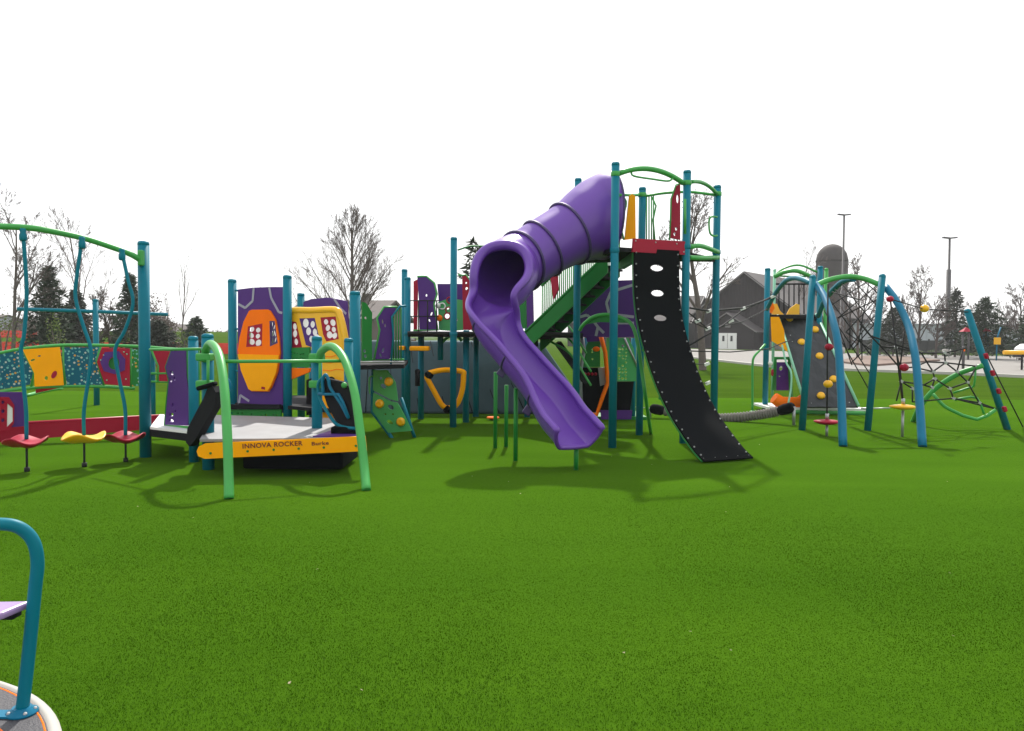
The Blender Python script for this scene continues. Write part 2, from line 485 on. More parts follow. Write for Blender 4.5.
# dry specks of leaf litter
mb = MB(); random.seed(8)
for i in range(26):
    y = random.uniform(3.4, 12); x = random.uniform(-.6, .6) * y
    a = random.random() * 6; s = random.uniform(.004, .008)
    q = [(x + s * math.cos(a + k), y + s * 1.2 * math.sin(a + k), .032 + random.uniform(-.004, .004) - .014) for k in (0, 1.4, 3.0, 4.4)]
    mb.slab(q, .002, (0, 0, 1))
tag(mb.build('leaf_litter', mat('dry_leaf', (0.5, 0.42, 0.28), 0.9)), 'tiny dry leaf specks scattered over the turf', 'leaf litter', kind='stuff')
#@@STRUCT
# ------------------------------------------------------------------ background buildings
def building_box(mb, cx, cy, sx, sy, z0, z1, rot): mb.box((cx, cy, (z0 + z1) / 2), (sx, sy, z1 - z0), rot)

def gable_house(name, label, cat_, c, wd, ln, hw, hr, ang, mw, mr, over=0.4, mt=None):
    """gable end faces local -Y; width wd along x, length ln along +y"""
    t = thing(name, label, cat_, c)
    Rz = Matrix.Rotation(ang, 4, 'Z'); T = Matrix.Translation(Vector(c)) @ Rz
    mb = MB()
    prof = [(-wd / 2, -.6), (wd / 2, -.6), (wd / 2, hw), (0, hr), (-wd / 2, hw)]
    f = [T @ Vector((x, 0, z)) for x, z in prof]; b = [T @ Vector((x, ln, z)) for x, z in prof]
    vf = [mb.bm.verts.new(p) for p in f]; vb = [mb.bm.verts.new(p) for p in b]
    mb.bm.faces.new(vf); mb.bm.faces.new(vb[::-1])
    for i in range(5):
        j = (i + 1) % 5; mb.bm.faces.new((vf[i], vb[i], vb[j], vf[j]))
    mb.build('wall', mw, t)
    sl_ = (hr - hw) / (wd / 2)
    for s in (-1, 1):
        m2 = MB()
        q = [T @ Vector(p) for p in ((0, -over, hr + .12), (s * (wd / 2 + over), -over, hw - sl_ * over + .12), (s * (wd / 2 + over), ln + over, hw - sl_ * over + .12), (0, ln + over, hr + .12))]
        m2.slab(q, .2); m2.build('roof', mr, t)
        if mt:
            m3 = MB(); a, b_ = q[0], q[1]
            m3.tube([a + T.to_3x3() @ Vector((0, -.12, -.05)), b_ + T.to_3x3() @ Vector((0, -.12, -.05))], .10, 4, smooth=False); m3.build('fascia', mt, t)
    return t, T

# barn with porch
bc = at(744, 350, 105); bc.z = -0.5
hp = zat(744, 273, 105) + .5
t, T = gable_house('barn', 'large dark brown barn with a steep gable and a small porch with pale doors', 'barn', tuple(bc), 14.0, 34, 3.9 + 1.2, hp, R(-38), M['barn'], M['roof'], .5, M['trim'])
# vertical boards as raised battens
mb = MB()
for i in range(-16, 17):
    x = i * .42; h = (5.1 + (hp - 5.1) * (1 - abs(x) / 7.0)) - .25
    c0 = T @ Vector((x, -.04, 0)); c1 = T @ Vector((x, -.04, h)); mb.tube([c0, c1], .05, 4, smooth=False)
mb.build('batten', M['barn'], t)
Rt = T.to_3x3()
def tb(mb, x, y, z, sx, sy, sz): mb.box(T @ Vector((x, y, z)), (sx, sy, sz), Rt)
# porch
mb = MB()
prof = [(-3.4, 0), (3.4, 0), (3.4, 2.9), (0, 5.0), (-3.4, 2.9)]
ox = -.9
vf = [mb.bm.verts.new(T @ Vector((ox + x, -3.2, z))) for x, z in prof]; vb = [mb.bm.verts.new(T @ Vector((ox + x, -.06, z))) for x, z in prof]
mb.bm.faces.new(vf); mb.bm.faces.new(vb[::-1])
for i in range(5): mb.bm.faces.new((vf[i], vb[i], vb[(i + 1) % 5], vf[(i + 1) % 5]))
po = mb.build('porch', M['barn'], t)
for s in (-1, 1):
    mb = MB(); q = [T @ Vector(p) for p in ((ox, -3.7, 5.12), (ox + s * 4.0, -3.7, 2.65), (ox + s * 4.0, -.08, 2.65), (ox, -.08, 5.12))]
    mb.slab(q, .14); mb.build('roof', M['roof'], po)
    mb = MB(); mb.tube([q[0] + Rt @ Vector((0, -.05, 0)), q[1] + Rt @ Vector((0, -.05, 0))], .09, 4, smooth=False); mb.build('fascia', M['trim'], po)
for s in (-1, 1):
    mb = MB(); tb(mb, ox + s * .62 , -3.26, 1.3, 1.18, .1, 2.5); d_ = mb.build('door', M['white'], po)
    mb = MB(); tb(mb, ox + s * .55, -3.33, 1.85, .28, .05, .7); mb.build('pane', M['glass'], d_)
mb = MB(); tb(mb, ox, -3.26, 3.5, .7, .1, .5); mb.build('lantern', M['trim'], po)
for x in (4.9, 5.9): 
    mb = MB(); tb(mb, x, -.06, 1.6, .7, .1, .9); mb.build('window', M['glass'], t)
mb = MB(); tb(mb, 5.3, -.35, .5, 3.3, .5, 2.0); mb.build('stone_footing', M['stone'], t)
# low wing to the left with its own pale-edged gable
wc = at(700, 350, 118); wc.z = -.5
t2, T2 = gable_house('farm_wing', 'low grey shingled barn wing seen between the black climbing slope and the bare tree', 'barn', tuple(wc), 15, 18, 4.0, zat(700, 297, 118) + .5, R(64), M['barn'], M['roof'], .4, M['trim'])
# silo
scn = at(830, 350, 118); scn.z = -.5
sr = 30 / 800 * 118 / 2
ht = zat(830, 244, 118) + .5; hb = zat(830, 262, 118) + .5
t = thing('silo', 'tall round weathered grey silo with a domed cap behind the rope climber', 'silo', tuple(scn))
mb = MB(); mb.lathe(scn, [(sr, 0)] + [(sr * (1.0 if k % 2 else 1.012), hb * k / 40) for k in range(1, 40)] + [(sr, hb)], 36); mb.build('wall', M['silo'], t)
mb = MB(); mb.lathe(scn, [(sr * 1.03, hb + .003), (sr * 1.02, hb + .25)] + [(sr * math.cos(a), hb + .25 + (ht - hb - .25) * math.sin(a)) for a in (.1, .4, .7, 1.0, 1.25, 1.5)], 36); mb.build('dome', M['silo'], t)
# centre house
hc = at(392, 345, 62); hc.z = 0
hz = zat(392, 303, 62)
t, T = gable_house('house', 'brown roofed house behind the middle of the playground, seen past a bare tree', 'house', tuple(hc), 8.5, 7, 2.6, hz, R(78), M['hwall'], M['hroof'], .35)
# extra: chimney and windows
mb = MB(); mb.box(T @ Vector((0, 2.0, hz + .2)), (.45, .45, 1.0), T.to_3x3()); mb.build('chimney', M['stone'], t)
# note: side walls carry windows
for k in range(3):
    mb = MB(); mb.box(T @ Vector((-4.28, 1.4 + 2.0 * k, 1.5)), (.06, .9, 1.1), T.to_3x3()); mb.build('window', M['glass'], t)
# long white shed
sc_ = at(960, 345, 125); sc_.z = -.2
t = thing('long_shed', 'long low white metal building beyond the car park on the right', 'building', tuple(sc_))
mb = MB(); mb.box((sc_.x, sc_.y, 1.6), (44, 10, 3.8)); mb.build('wall', M['shed'], t)
mb = MB(); mb.box((sc_.x, sc_.y, 3.62), (44.6, 10.6, .22)); mb.build('roof', M['greyp'], t)
mb = MB()
for k in range(44): mb.box((sc_.x - 21.8 + k, sc_.y - 5.03, 1.6), (.08, .06, 3.7))
mb.build('cladding_rib', M['shed'], t)
# small far roof at left
lc = at(193, 340, 170); lc.z = 0
gable_house('distant_house', 'distant grey roofed house between the small firs on the left', 'house', tuple(lc), 9, 7, 1.6, 3.2, R(80), M['hwall'], M['hroof'], .3)
lc = at(8, 338, 120); lc.z = 0
gable_house('distant_house', 'distant pale house at the far left edge beyond the red surface', 'house', tuple(lc), 9, 7, 2.8, 3.9, R(80), M['shed'], M['hroof'], .3)

# dark fence
t = thing('board_fence', 'long dark board fence in front of the white building on the right', 'fence', (40, 88, 0))
fx0, fx1 = at(860, 350, 88).x, at(1090, 350, 88).x
mb = MB(); mb.box(((fx0 + fx1) / 2, 88, .68), (fx1 - fx0, .08, 1.3)); mb.build('boards', M['fence'], t)
x = fx0
while x < fx1 + .1:
    mb = MB(); mb.box((x, 87.9, .74), (.16, .1, 1.48)); mb.build('post', M['fence'], t); x += 2.5

# lamp poles
def lamp(px, Y, ytop, rk, label):
    b = at(px, 356, Y); b.z = 0
    h = zat(px, ytop, Y)
    t = thing('lamp_pole', label, 'lamp post', tuple(b), 'car park lamp poles')
    mb = MB(); mb.lathe(b, [(.26, 0), (.26, .5), (.2, .52), (.2, h * rk), (.115, h * rk + .02), (.09, h - .2)], 14); mb.build('pole', M['lamp'], t)
    mb = MB(); mb.lathe((b.x, b.y, .0), [(.36, 0), (.36, .55), (.3, .6)], 14); mb.build('footing', M['kerb'], t)
    for s in (-1, 1):
        mb = MB(); mb.box((b.x + s * .32, b.y, h - .16), (.62, .34, .12), Matrix.Rotation(s * -.10, 3, 'Y')); mb.build('lamp_head', M['lamp'], t, .02)
lamp(841, 80, 213, .45, 'taller grey lamp pole rising beside the silo')
lamp(946.5, 72, 236, .72, 'grey lamp pole among the bare trees on the right')

# cars / canopy / sign
def car(px, Y, label, yaw=0.0):
    b = at(px, 365, Y); b.z = 0
    t = thing('parked_car', label, 'car', tuple(b))
    Rz = Matrix.Rotation(yaw, 3, 'Z')
    def W(x, y, z): return b + Rz @ Vector((x, y, z))
    prof = [(-2.3, .35), (-2.35, .75), (-2.1, .92), (-1.35, 1.0), (-.75, 1.46), (1.6, 1.5), (2.15, 1.05), (2.3, .8), (2.3, .35)]
    mb = MB(); a = [mb.bm.verts.new(W(x, -.88, z)) for x, z in prof]; c = [mb.bm.verts.new(W(x, .88, z)) for x, z in prof]
    mb.bm.faces.new(a); mb.bm.faces.new(c[::-1])
    for i in range(len(prof)): mb.bm.faces.new((a[i], c[i], c[(i + 1) % 9], a[(i + 1) % 9]))
    mb.build('body', M['carw'], t, .05)
    for q in ([(-1.15, 1.04), (-.68, 1.4), (.1, 1.42), (.1, 1.04)], [(.2, 1.04), (.2, 1.42), (1.5, 1.42), (1.85, 1.06)]):
        mb = MB(); mb.slab([W(x, -.885, z) for x, z in q], .02); mb.build('window', M['glass'], t)
    mb = MB(); mb.box(W(0, -.885, .84), (4.4, .02, .16), Rz); mb.build('side_stripe', M['carr'], t)
    mb = MB(); mb.box(W(-2.3, 0, .5), (.16, 1.7, .22), Rz); mb.build('bumper', M['tyre'], t)
    mb = MB(); mb.box(W(-2.24, -.6, .78), (.1, .36, .14), Rz); mb.build('headlight', M['glass'], t)
    for x in (-1.45, 1.45):
        for s in (-1, 1):
            ax = Rz @ Matrix.Rotation(PI / 2, 3, 'X')
            mb = MB(); mb.lathe(W(x, s * .83 + .1, .34), [(.2, 0), (.33, .01), (.35, .05), (.35, .16), (.33, .2), (.2, .21)], 20, ax); wh = mb.build('wheel', M['tyre'], t)
            mb = MB(); mb.lathe(W(x, s * .83 + .1 + (.005 if s > 0 else 0), .34), [(.19, -.01), (.19, .222)], 16, ax); mb.build('rim', M['steel'], wh)
    return t
cr_ = car(1085, 45, 'white car with a red side stripe parked at the right edge of the photo')
cr_.scale = (1.4, 1.4, 1.4)
# yellow speed/parking bar in front of the car
b = at(1014, 366, 41); b.z = 0
t = thing('barrier_bar', 'yellow horizontal barrier bar in front of the white car', 'barrier', tuple(b))
z = zat(1014, 352.5, 41)
mb = MB(); mb.tube([(b.x - .55, b.y, z), (b.x + 3, b.y, z)], .11, 10); mb.build('bar', M['yplas'], t)
for x in (.4, 2.6):
    mb = MB(); mb.tube([(b.x + x, b.y, 0), (b.x + x, b.y, z - .08)], .05, 8); mb.build('leg', M['dark'], t)
# red canopies
def canopy(px0, px1, Y, label, hy=329):
    a = at(px0, hy, Y); c = at(px1, hy, Y)
    t = thing('shade_canopy', label, 'canopy', (a.x, Y, 0), 'small red shade canopies')
    mb = MB()
    h = a.z
    b4 = [Vector((a.x, Y - .3, h - .2)), Vector((c.x, Y - .3, h - .2)), Vector((c.x, Y + .3, h - .2)), Vector((a.x, Y + .3, h - .2))]
    top = Vector(((a.x + c.x) / 2, Y, h + .15))
    vs = [mb.bm.verts.new(p) for p in b4]; tv = mb.bm.verts.new(top); mb.bm.faces.new(vs[::-1])
    for i in range(4): mb.bm.faces.new((vs[i], vs[(i + 1) % 4], tv))
    mb.build('cover', M['red'], t)
    for x in (a.x + .15, c.x - .15):
        mb = MB(); mb.tube([(x, Y, 0), (x, Y, h - .3)], .07, 8); mb.build('leg', M['teal'] if px0 > 965 else M['lamp'], t)
canopy(961, 971, 60, 'red shade canopy left of the leaning teal post in the distance')
canopy(982, 990, 62, 'red shade canopy right of the leaning teal post, near the yellow sign')
b = at(997, 352, 58); b.z = 0
t = thing('yellow_sign', 'small square yellow sign on a blue post beyond the car park', 'sign', tuple(b))
z = zat(997, 341, 58)
mb = MB(); mb.box((b.x, b.y, z), (.5, .04, .5)); mb.build('sign_board', M['yplas'], t, .01)
mb = MB(); mb.tube([(b.x, b.y + .05, 0), (b.x, b.y + .05, z + .2), (b.x + .25, b.y + .05, z + 1.0)], .05, 8); mb.build('post', M['bluetube'], t)
# thin rails in the lot
for px, py in ((840, 352), (963, 346)):
    b = at(px, 370, 42); b.z = 0
    t = thing('bollard', 'dark slim bollard at the near edge of the car park' if px == 840 else 'slim grey bollard behind the rope net', 'bollard', tuple(b))
    mb = MB(); z = zat(px, py, 42); mb.lathe(b, [(.07, 0), (.07, z - .06), (.05, z)], 10); mb.build('pole', M['lamp'], t)
    mb = MB(); mb.lathe(b, [(.075, z - .28), (.075, z - .14)], 10); mb.build('band', M['orange'], t)

# ------------------------------------------------------------------ trees
def tri_fill(co_list): return np.array(co_list)
def bare_tree(name, label, base, H, seed, r0, spread=.55, up=.35, first=.25, levels=5, kids=4, lean=(0, 0), group='bare deciduous trees', mtw=None, cat_='tree', wide=1.0, thin=1.0, wander=.16, base_spread=1.0, dome=False):
    rnd = random.Random(seed); H *= .86
    t = thing(name, label, cat_, tuple(base), group)
    tr, cr = MB(), MB()
    def branch(p, d, L, r, lv):
        n = 6 if lv == 0 else (4 if lv < 3 else 3)
        pts = [p]; dd = d.copy(); q = p.copy(); w_ = (.05 * min(1, wander / .1) if lv == 0 else wander)
        for i in range(n):
            dd = (dd + Vector((rnd.gauss(0, w_), rnd.gauss(0, w_), rnd.gauss(0, w_ * .6) + (up * .12 if lv else 0)))).normalized()
            q = q + dd * L / n; pts.append(q.copy())
        rr = [max(r * (1 - .72 * i / n), .004 * thin) for i in range(n + 1)]
        (tr if lv <= 1 else cr).tube(pts, rr, 8 if lv == 0 else (5 if lv == 1 else 3), caps=False)
        if lv >= levels: return
        k = ((30, 13, 6, 3)[min(lv, 3)]) if dome else kids + (6 if lv == 0 else (3 if lv == 1 else 1))
        for i in range(k):
            f = first + (1 - first) * (i + rnd.random()) / k if lv == 0 else .25 + .75 * (i + rnd.random()) / k
            f = min(f, .99); x = f * n; j = int(x); pp = pts[j].lerp(pts[j + 1], x - j)
            ax = (pts[j + 1] - pts[j]).normalized()
            ph = rnd.random() * 2 * PI + i * 2.4
            o_ = ax.orthogonal().normalized(); o_ = Matrix.Rotation(ph, 3, ax) @ o_
            sp = spread * ((1.2 - .5 * f) * (1 + (base_spread - 1) * (1 - f)) if lv == 0 else 1) * rnd.uniform(.75, 1.25)
            nd = (ax * math.cos(sp) + o_ * math.sin(sp) * wide)
            nd.z += up * .25; nd.normalize()
            l2 = L * (rnd.uniform(.42, .62) * (1.15 - .55 * f) if lv == 0 else rnd.uniform(.45, .7) * (1.1 - .4 * f))
            if dome and lv == 0: l2 = L * (.66 - .50 * f) * rnd.uniform(.85, 1.12)
            if lv >= 1: l2 = L * rnd.uniform(.36, .56) * (1.2 - .75 * f)
            branch(pp, nd, l2, max(rr[j] * (.4 if dome else .55), .005), lv + 1)
    branch(Vector(base), Vector((lean[0], lean[1], 1)).normalized(), H * .93, r0, 0)
    tr.build('trunk', M['bark'], t, fix=False); cr.build('crown', mtw or M['twig'], t, fix=False)
    return t
def fir(name, label, base, H, Rm, seed, m, dens=1.0, group='dark evergreen trees', droop=.25, gap=0.0):
    rnd = random.Random(seed)
    t = thing(name, label, 'tree', tuple(base), group)
    b = Vector(base)
    mb = MB(); mb.tube([b, b + Vector((.05, 0, H * .5)), b + Vector((0, 0, H))], [H * .018, H * .012, .01], 7, caps=False); mb.build('trunk', M['bark'], t, fix=False)
    V = []
    nb = int(150 * dens)
    for i in range(nb):
        f = ((i + rnd.random()) / nb) ** .85
        z = H * (.08 + .92 * f)
        if gap and rnd.random() < gap: continue
        L = Rm * (1 - f) ** .8 * rnd.uniform(.55, 1.18) + .08
        a = i * 2.399 + rnd.random() * .8
        dr = Vector((math.cos(a), math.sin(a), 0))
        m_ = max(5, int(L / .09))
        for k in range(m_ * 3):
            s = rnd.random() ** .7
            c = b + Vector((0, 0, z + L * (.18 * s - droop * s * s))) + dr * (L * s)
            c += Vector((rnd.gauss(0, .05 + .07 * L * (1 - s)), rnd.gauss(0, .05 + .07 * L * (1 - s)), rnd.gauss(0, .05)))
            sz = rnd.uniform(.06, .15) * (H / 6) ** .3
            u = Vector((rnd.gauss(0, 1), rnd.gauss(0, 1), rnd.gauss(0, .5))).normalized(); v = (dr + Vector((rnd.gauss(0, .5), rnd.gauss(0, .5), rnd.gauss(0, .4)))).normalized()
            V += [c - u * sz * .7, c + u * sz * .7, c + v * sz * 2.4]
    me = mesh_tris('crown', np.array([tuple(p) for p in V]))
    link_mesh('crown', me, m, t)
    return t
def bush(name, label, base, size, seed, m, n=1600, group='brushy shrubs', leaf=.07, cat_='shrub', stems=True):
    rnd = random.Random(seed); b = Vector(base)
    t = thing(name, label, cat_, tuple(base), group)
    mb = MB()
    for i in range(16 if stems else 3):
        a = rnd.random() * 6.28; e = Vector((math.cos(a) * size[0] * rnd.uniform(.2, .9), math.sin(a) * size[1] * rnd.uniform(.2, .9), size[2] * rnd.uniform(.6, 1.0)))
        mb.tube([b, b + e * .5 + Vector((0, 0, size[2] * .1)), b + e], [.05, .03, .006], 4, caps=False)
    mb.build('stem', M['bark'], t, fix=False)
    cl = [(rnd.gauss(0, .42), rnd.gauss(0, .42), rnd.uniform(.15, .9), rnd.uniform(.12, .3)) for _ in range(22)]
    V = []
    for i in range(n):
        c0 = cl[rnd.randrange(22)]
        f = max(.25, 1 - c0[2] * .6)
        p = b + Vector(((c0[0] * f + rnd.gauss(0, c0[3])) * size[0], (c0[1] * f + rnd.gauss(0, c0[3])) * size[1], max(.02, c0[2] + rnd.gauss(0, c0[3] * .6)) * size[2]))
        u = Vector((rnd.gauss(0, 1), rnd.gauss(0, 1), rnd.gauss(0, 1))).normalized(); v = u.orthogonal().normalized()
        s = leaf * rnd.uniform(.6, 1.6)
        V += [p - v * s * .5, p + v * s * .5, p + u * s * 1.4]
    link_mesh('crown', mesh_tris('crown', np.array([tuple(p) for p in V])), m, t)
    return t
def tb_(px, py_top, Y):
    p = at(px, 350, Y); p.z = 0
    return tuple(p), zat(px, py_top, Y)
# big bare tree behind the centre
b, h = tb_(352, 212, 45); bare_tree('bare_tree', 'broad rounded bare tree standing behind the centre of the playground', b, h * 1.12, 7, .17, .44, .30, .10, 4, 5, thin=1.5, wander=.04, base_spread=2.1, dome=True)
b, h = tb_(703, 188, 38); bare_tree('bare_tree', 'bare tree with a thick forked trunk right of the black climbing slope', b, h, 12, .19, .55, .5, .30, 5, 4, (.02, 0), thin=1.3, wide=1.2)
b, h = tb_(12, 190, 40); bare_tree('bare_tree', 'tall bare tree at the far left edge', b, h * .98, 21, .11, .6, .3, .15, 5, 4, thin=1.4, wander=.1)
b, h = tb_(88, 208, 50); bare_tree('bare_tree', 'tall thin bare tree rising between the first two pods on the left', b, h * 1.0, 5, .10, .5, .4, .2, 4, 4, thin=1.6, wander=.08)
b, h = tb_(182, 248, 45); bare_tree('bare_tree', 'very slender bare sapling right of the tall teal post', b, h, 9, .05, .35, .6, .3, 2, 2, wide=.6, thin=1.2)
b, h = tb_(171, 296, 48); bare_tree('bare_tree', 'short slender bare sapling beside the dark brush', b, h, 10, .045, .35, .6, .3, 2, 2, wide=.6, thin=1.2)
b, h = tb_(40, 265, 48); bare_tree('bare_tree', 'small bare tree left of the dark fir at the left', b, h, 31, .09, .6, .3, .2, 4, 5, thin=1.6)
b, h = tb_(112, 285, 46); bare_tree('bare_tree', 'dense bare tree behind the crossbar post', b, h, 33, .1, .7, .3, .1, 5, 4, thin=1.8, mtw=M['brush'])
b, h = tb_(98, 300, 44); bare_tree('bare_tree', 'low dense bare tree left of the crossbar post', b, h, 34, .1, .75, .3, .08, 5, 4, thin=1.8, mtw=M['brush'])
right = [(918, 266, 66, 41, 'tall bare tree left of the right lamp pole'), (936, 300, 64, 42, 'bushy bare tree just left of the right lamp pole'),
         (903, 292, 70, 43, 'bare tree behind the teal arch climber'), (958, 288, 74, 44, 'bare tree just right of the right lamp pole'),
         (975, 300, 76, 45, 'bare tree partly behind the dark spreading evergreen'), (1020, 284, 60, 46, 'leaning bare tree at the right edge of the photo'),
         (858, 262, 60, 47, 'bare tree behind the rope net, right of the silo'), (880, 300, 74, 48, 'small bare tree between the arch posts'),
         (790, 246, 110, 49, 'distant bare tree behind the barn ridge'), (1000, 300, 85, 50, 'small distant bare tree near the yellow sign'),
         (1010, 310, 90, 52, 'faint low bare tree behind the fence end'), (845, 270, 120, 53, 'distant bare tree just behind the silo')]
for px, py, Y, sd_, lb in right:
    b, h = tb_(px, py, Y); bare_tree('bare_tree', lb, b, h, sd_, .08 + h * .006, .6, .35, .15, 5 if Y < 80 else 4, 5, thin=1.5, wander=.1)
for px, py, Y, rm, sd_, m, lb, g in [(50, 268, 42, 1.5, 1, 'fir', 'dark fir between the first and second pod poles', 0), (131, 275, 44, 1.1, 2, 'fir', 'narrow dark fir right beside the tall teal post', 0),
        (158, 322, 40, 1.7, 3, 'fir2', 'low rounded dark fir right of the tall teal post', 0), (196, 318, 52, 1.5, 4, 'fir', 'small pointed dark fir near the distant roof', 0),
        (76, 292, 46, 1.6, 5, 'fir2', 'brownish fir behind the second pod pole', 0), (984, 298, 62, 2.9, 6, 'fir', 'broad dark spreading evergreen behind the leaning teal post', 0),
        (955, 290, 68, 1.6, 7, 'fir2', 'tall narrow evergreen right of the lamp pole', .2), (893, 308, 66, 2.4, 8, 'fir2', 'dusky evergreen seen through the teal arch', .1),
        (1030, 300, 55, 1.4, 9, 'fir', 'dark evergreen cut by the right edge of the photo', 0)]:
    b, h = tb_(px, py, Y); fir('fir_tree', lb, b, h, rm, sd_, M[m], 1.0, gap=g)
b, h = tb_(475, 240, 27); fir('pine_tree', 'sparse pine whose clumped top shows left of the slide mouth', b, h, .8, 14, M['fir2'], .5, None, -.1, .5)
for px, py, Y, s, sd_, m, lb in [(140, 300, 80, 2.8, 1, 'brush', 'brown brush behind the tall teal post'), (66, 312, 82, 3.6, 2, 'brush', 'brown brush between the left pod poles'),
        (28, 318, 118, 5.0, 3, 'brush', 'brown brush at the left under the bare trees'), (160, 322, 80, 2.0, 4, 'brush', 'low brown brush right of the tall teal post'),
        (226, 331, 118, 6.0, 5, 'brush', 'low brown brush left of the purple panel')]:
    b, h = tb_(px, py, Y); bush('brush_shrub', lb, b, (s, s, h), sd_, M[m], 6500, leaf=.12)
for px, py, Y, s, sd_, lb in [(2, 305, 36, .9, 6, 'yellow green leafy sapling at the far left edge'), (56, 312, 36, .45, 7, 'slim yellow green sapling before the dark fir'), (183, 328, 38, .5, 8, 'small green shrub below the slender sapling')]:
    b, h = tb_(px, py, Y); bush('leafy_sapling', lb, b, (s, s, h), sd_, M['leaf'], 420, 'young leafy saplings', .05, 'sapling', False)
for k, px in enumerate(range(872, 1010, 15)):
    b, h = tb_(px, 350.5, 72); bush('green_shrub', ('%s low green shrub along the dark fence' % ['leftmost', 'second', 'third', 'fourth', 'fifth', 'sixth', 'seventh', 'eighth', 'ninth', 'rightmost'][k]), b, (.8, .5, .5), 60 + k, M['shrub'], 500, 'shrubs along the fence', .07, 'shrub', False)
# ================================================================== playground equipment
def post(parent, px, py, Y, ytop, m='teal', r=.058, z0=0.0, name='post', zt=None, cap=True):
    p = at(px, py, Y); z1 = zat(px, ytop, Y) if zt is None else zt
    mb = MB()
    mb.lathe((p.x, p.y, 0), [(r, z0), (r, z1 - .05)], 20)
    o = mb.build(name, M[m], parent)
    if cap:
        mb = MB(); mb.lathe((p.x, p.y, 0), [(r + .0008, z1 - .052), (r + .0008, z1 - .03), (r * .93, z1 - .014), (r * .72, z1 - .003), (r * .4, z1)], 20); mb.build('cap', M[m], o)
    return Vector((p.x, p.y, z1))
def collar(parent, p, m='green', r=.075, h=.06):
    mb = MB(); mb.lathe(p, [(r, -h / 2), (r + .006, -h / 2 + .01), (r + .006, h / 2 - .01), (r, h / 2)], 18); mb.build('clamp', M[m], parent)
def deck(parent, pts, z, th=.06, m='dark', name='deck'):
    mb = MB(); mb.slab([(x, y, z - th / 2) for x, y in pts], th, (0, 0, 1)); return mb.build(name, M[m], parent)
def holes_grid(pl, box, r, dx, rnd, jitter=.6):
    box = (min(box[0], box[2]) + .02, min(box[1], box[3]) + .02, max(box[0], box[2]) - .02, max(box[1], box[3]) - .02)
    """irregular round perforations inside a local box (x0,z0,x1,z1)"""
    o = []
    x0, z0, x1, z1 = box
    nx = max(1, int((x1 - x0) / dx)); nz = max(1, int((z1 - z0) / dx))
    for i in range(nx):
        for j in range(nz):
            if rnd.random() < .25: continue
            q = r * rnd.uniform(.6, 1.15)
            o.append(ell(x0 + (i + .5) * dx + rnd.uniform(-jitter, jitter) * (dx - 2 * q) * .5 , z0 + (j + .5) * dx + rnd.uniform(-jitter, jitter) * (dx - 2 * q) * .5, q, q * rnd.uniform(.8, 1), 8))
    return o
def bolts_on(parent, pl, pts, off, m='steel', r=.012):
    mb = MB()
    for p in pts:
        x, z = pl.loc(*p); mb.bolt(pl.world(x, z, off), pl.n, r)
    mb.build('bolts', M[m], parent)

# ---------------- main play tower ----------------
tw = thing('play_tower', 'tall play tower with teal posts, purple tube slide, black climbing slope and green stairs', 'play structure', (2.3, 12.2, 0))
T1 = post(tw, 614, 300, 11.4, 162)
T2 = post(tw, 686.5, 220, 11.95, 170)
T3 = post(tw, 716, 280, 12.95, 185)
T4 = post(tw, 641, 300, 12.9, 187)
T5 = post(tw, 577, 300, 13.4, 178)
P6 = post(tw, 453.5, 320, 13.8, 237)
P7 = post(tw, 407.5, 340, 14.7, 277)
P8 = post(tw, 404.5, 300, 15.6, 269)
P9 = post(tw, 421, 380, 15.1, 334)
P10 = post(tw, 466, 380, 14.6, 330)
P11 = post(tw, 476, 380, 15.6, 330)
P12 = post(tw, 528, 300, 15.6, 250)
for p in (T1, T2, T3, T4): pass
zd = 2.86
# top deck
deck(tw, [(T1.x, T1.y), (T2.x, T2.y), (T3.x, T3.y), (T4.x, T4.y)], zd, .06, 'dark')
deck(tw, [(T5.x, T5.y), (T1.x, T1.y), (T4.x, T4.y)], zd - .001, .06, 'dark')
mb = MB(); mb.box(((T1.x + T4.x) / 2, (T1.y + T4.y) / 2 + .1, zd - .12), (.08, 1.3, .14)); mb.build('deck_beam', M['dgreen'], tw)
zm_ = zat(440, 334, 14.5)
# red header board over the slope
pt = Plane((616, 11.4), (687, 11.95))
off = .0
panel('header_board', pt, [(633, 238.5), (685.5, 241.5), (685.5, 255), (632, 252)], .03, M['red'], tw, off)
bolts_on(tw, pt, [(635, 241), (655, 242.5), (676, 244), (683, 252)], off + .016)
# green arch on top with grab loop
def arch3(a, b, rise, n=14, bow=None):
    a = Vector(a); b = Vector(b); o = []
    for i in range(n + 1):
        t = i / n; p = a.lerp(b, t); p.z += rise * 4 * t * (1 - t)
        if bow is not None: p += Vector(bow) * 4 * t * (1 - t)
        o.append(p)
    return o
a = at(619, 173.5, 11.4); b = at(683, 183, 11.9)
mb = MB(); mb.tube(arch3(a, b, .13), .038, 10); mb.build('arch_rail', M['green'], tw)
mb = MB(); mb.tube(cat([at(631, 171.5, 11.5), at(634, 176, 11.5), at(652, 179, 11.62), at(668, 181, 11.75), at(673, 178, 11.8)], 5), .014, 8); mb.build('grab_bar', M['green'], tw)
a = at(691, 182, 12.0); b = at(717, 194, 12.9)
mb = MB(); mb.tube(arch3(a, b, .07), .03, 10); mb.build('arch_rail', M['green'], tw)
mb = MB(); mb.tube(cat([at(715, 195, 12.9), at(690, 192, 12.9), at(665, 193, 12.9), at(645, 196, 12.9)], 5), .022, 8); mb.build('arch_rail', M['green'], tw)
mb = MB(); mb.tube([at(640, 195, 12.9), at(629, 195, 12.3), at(619, 195, 11.5)], .022, 8); mb.build('rail', M['green'], tw)
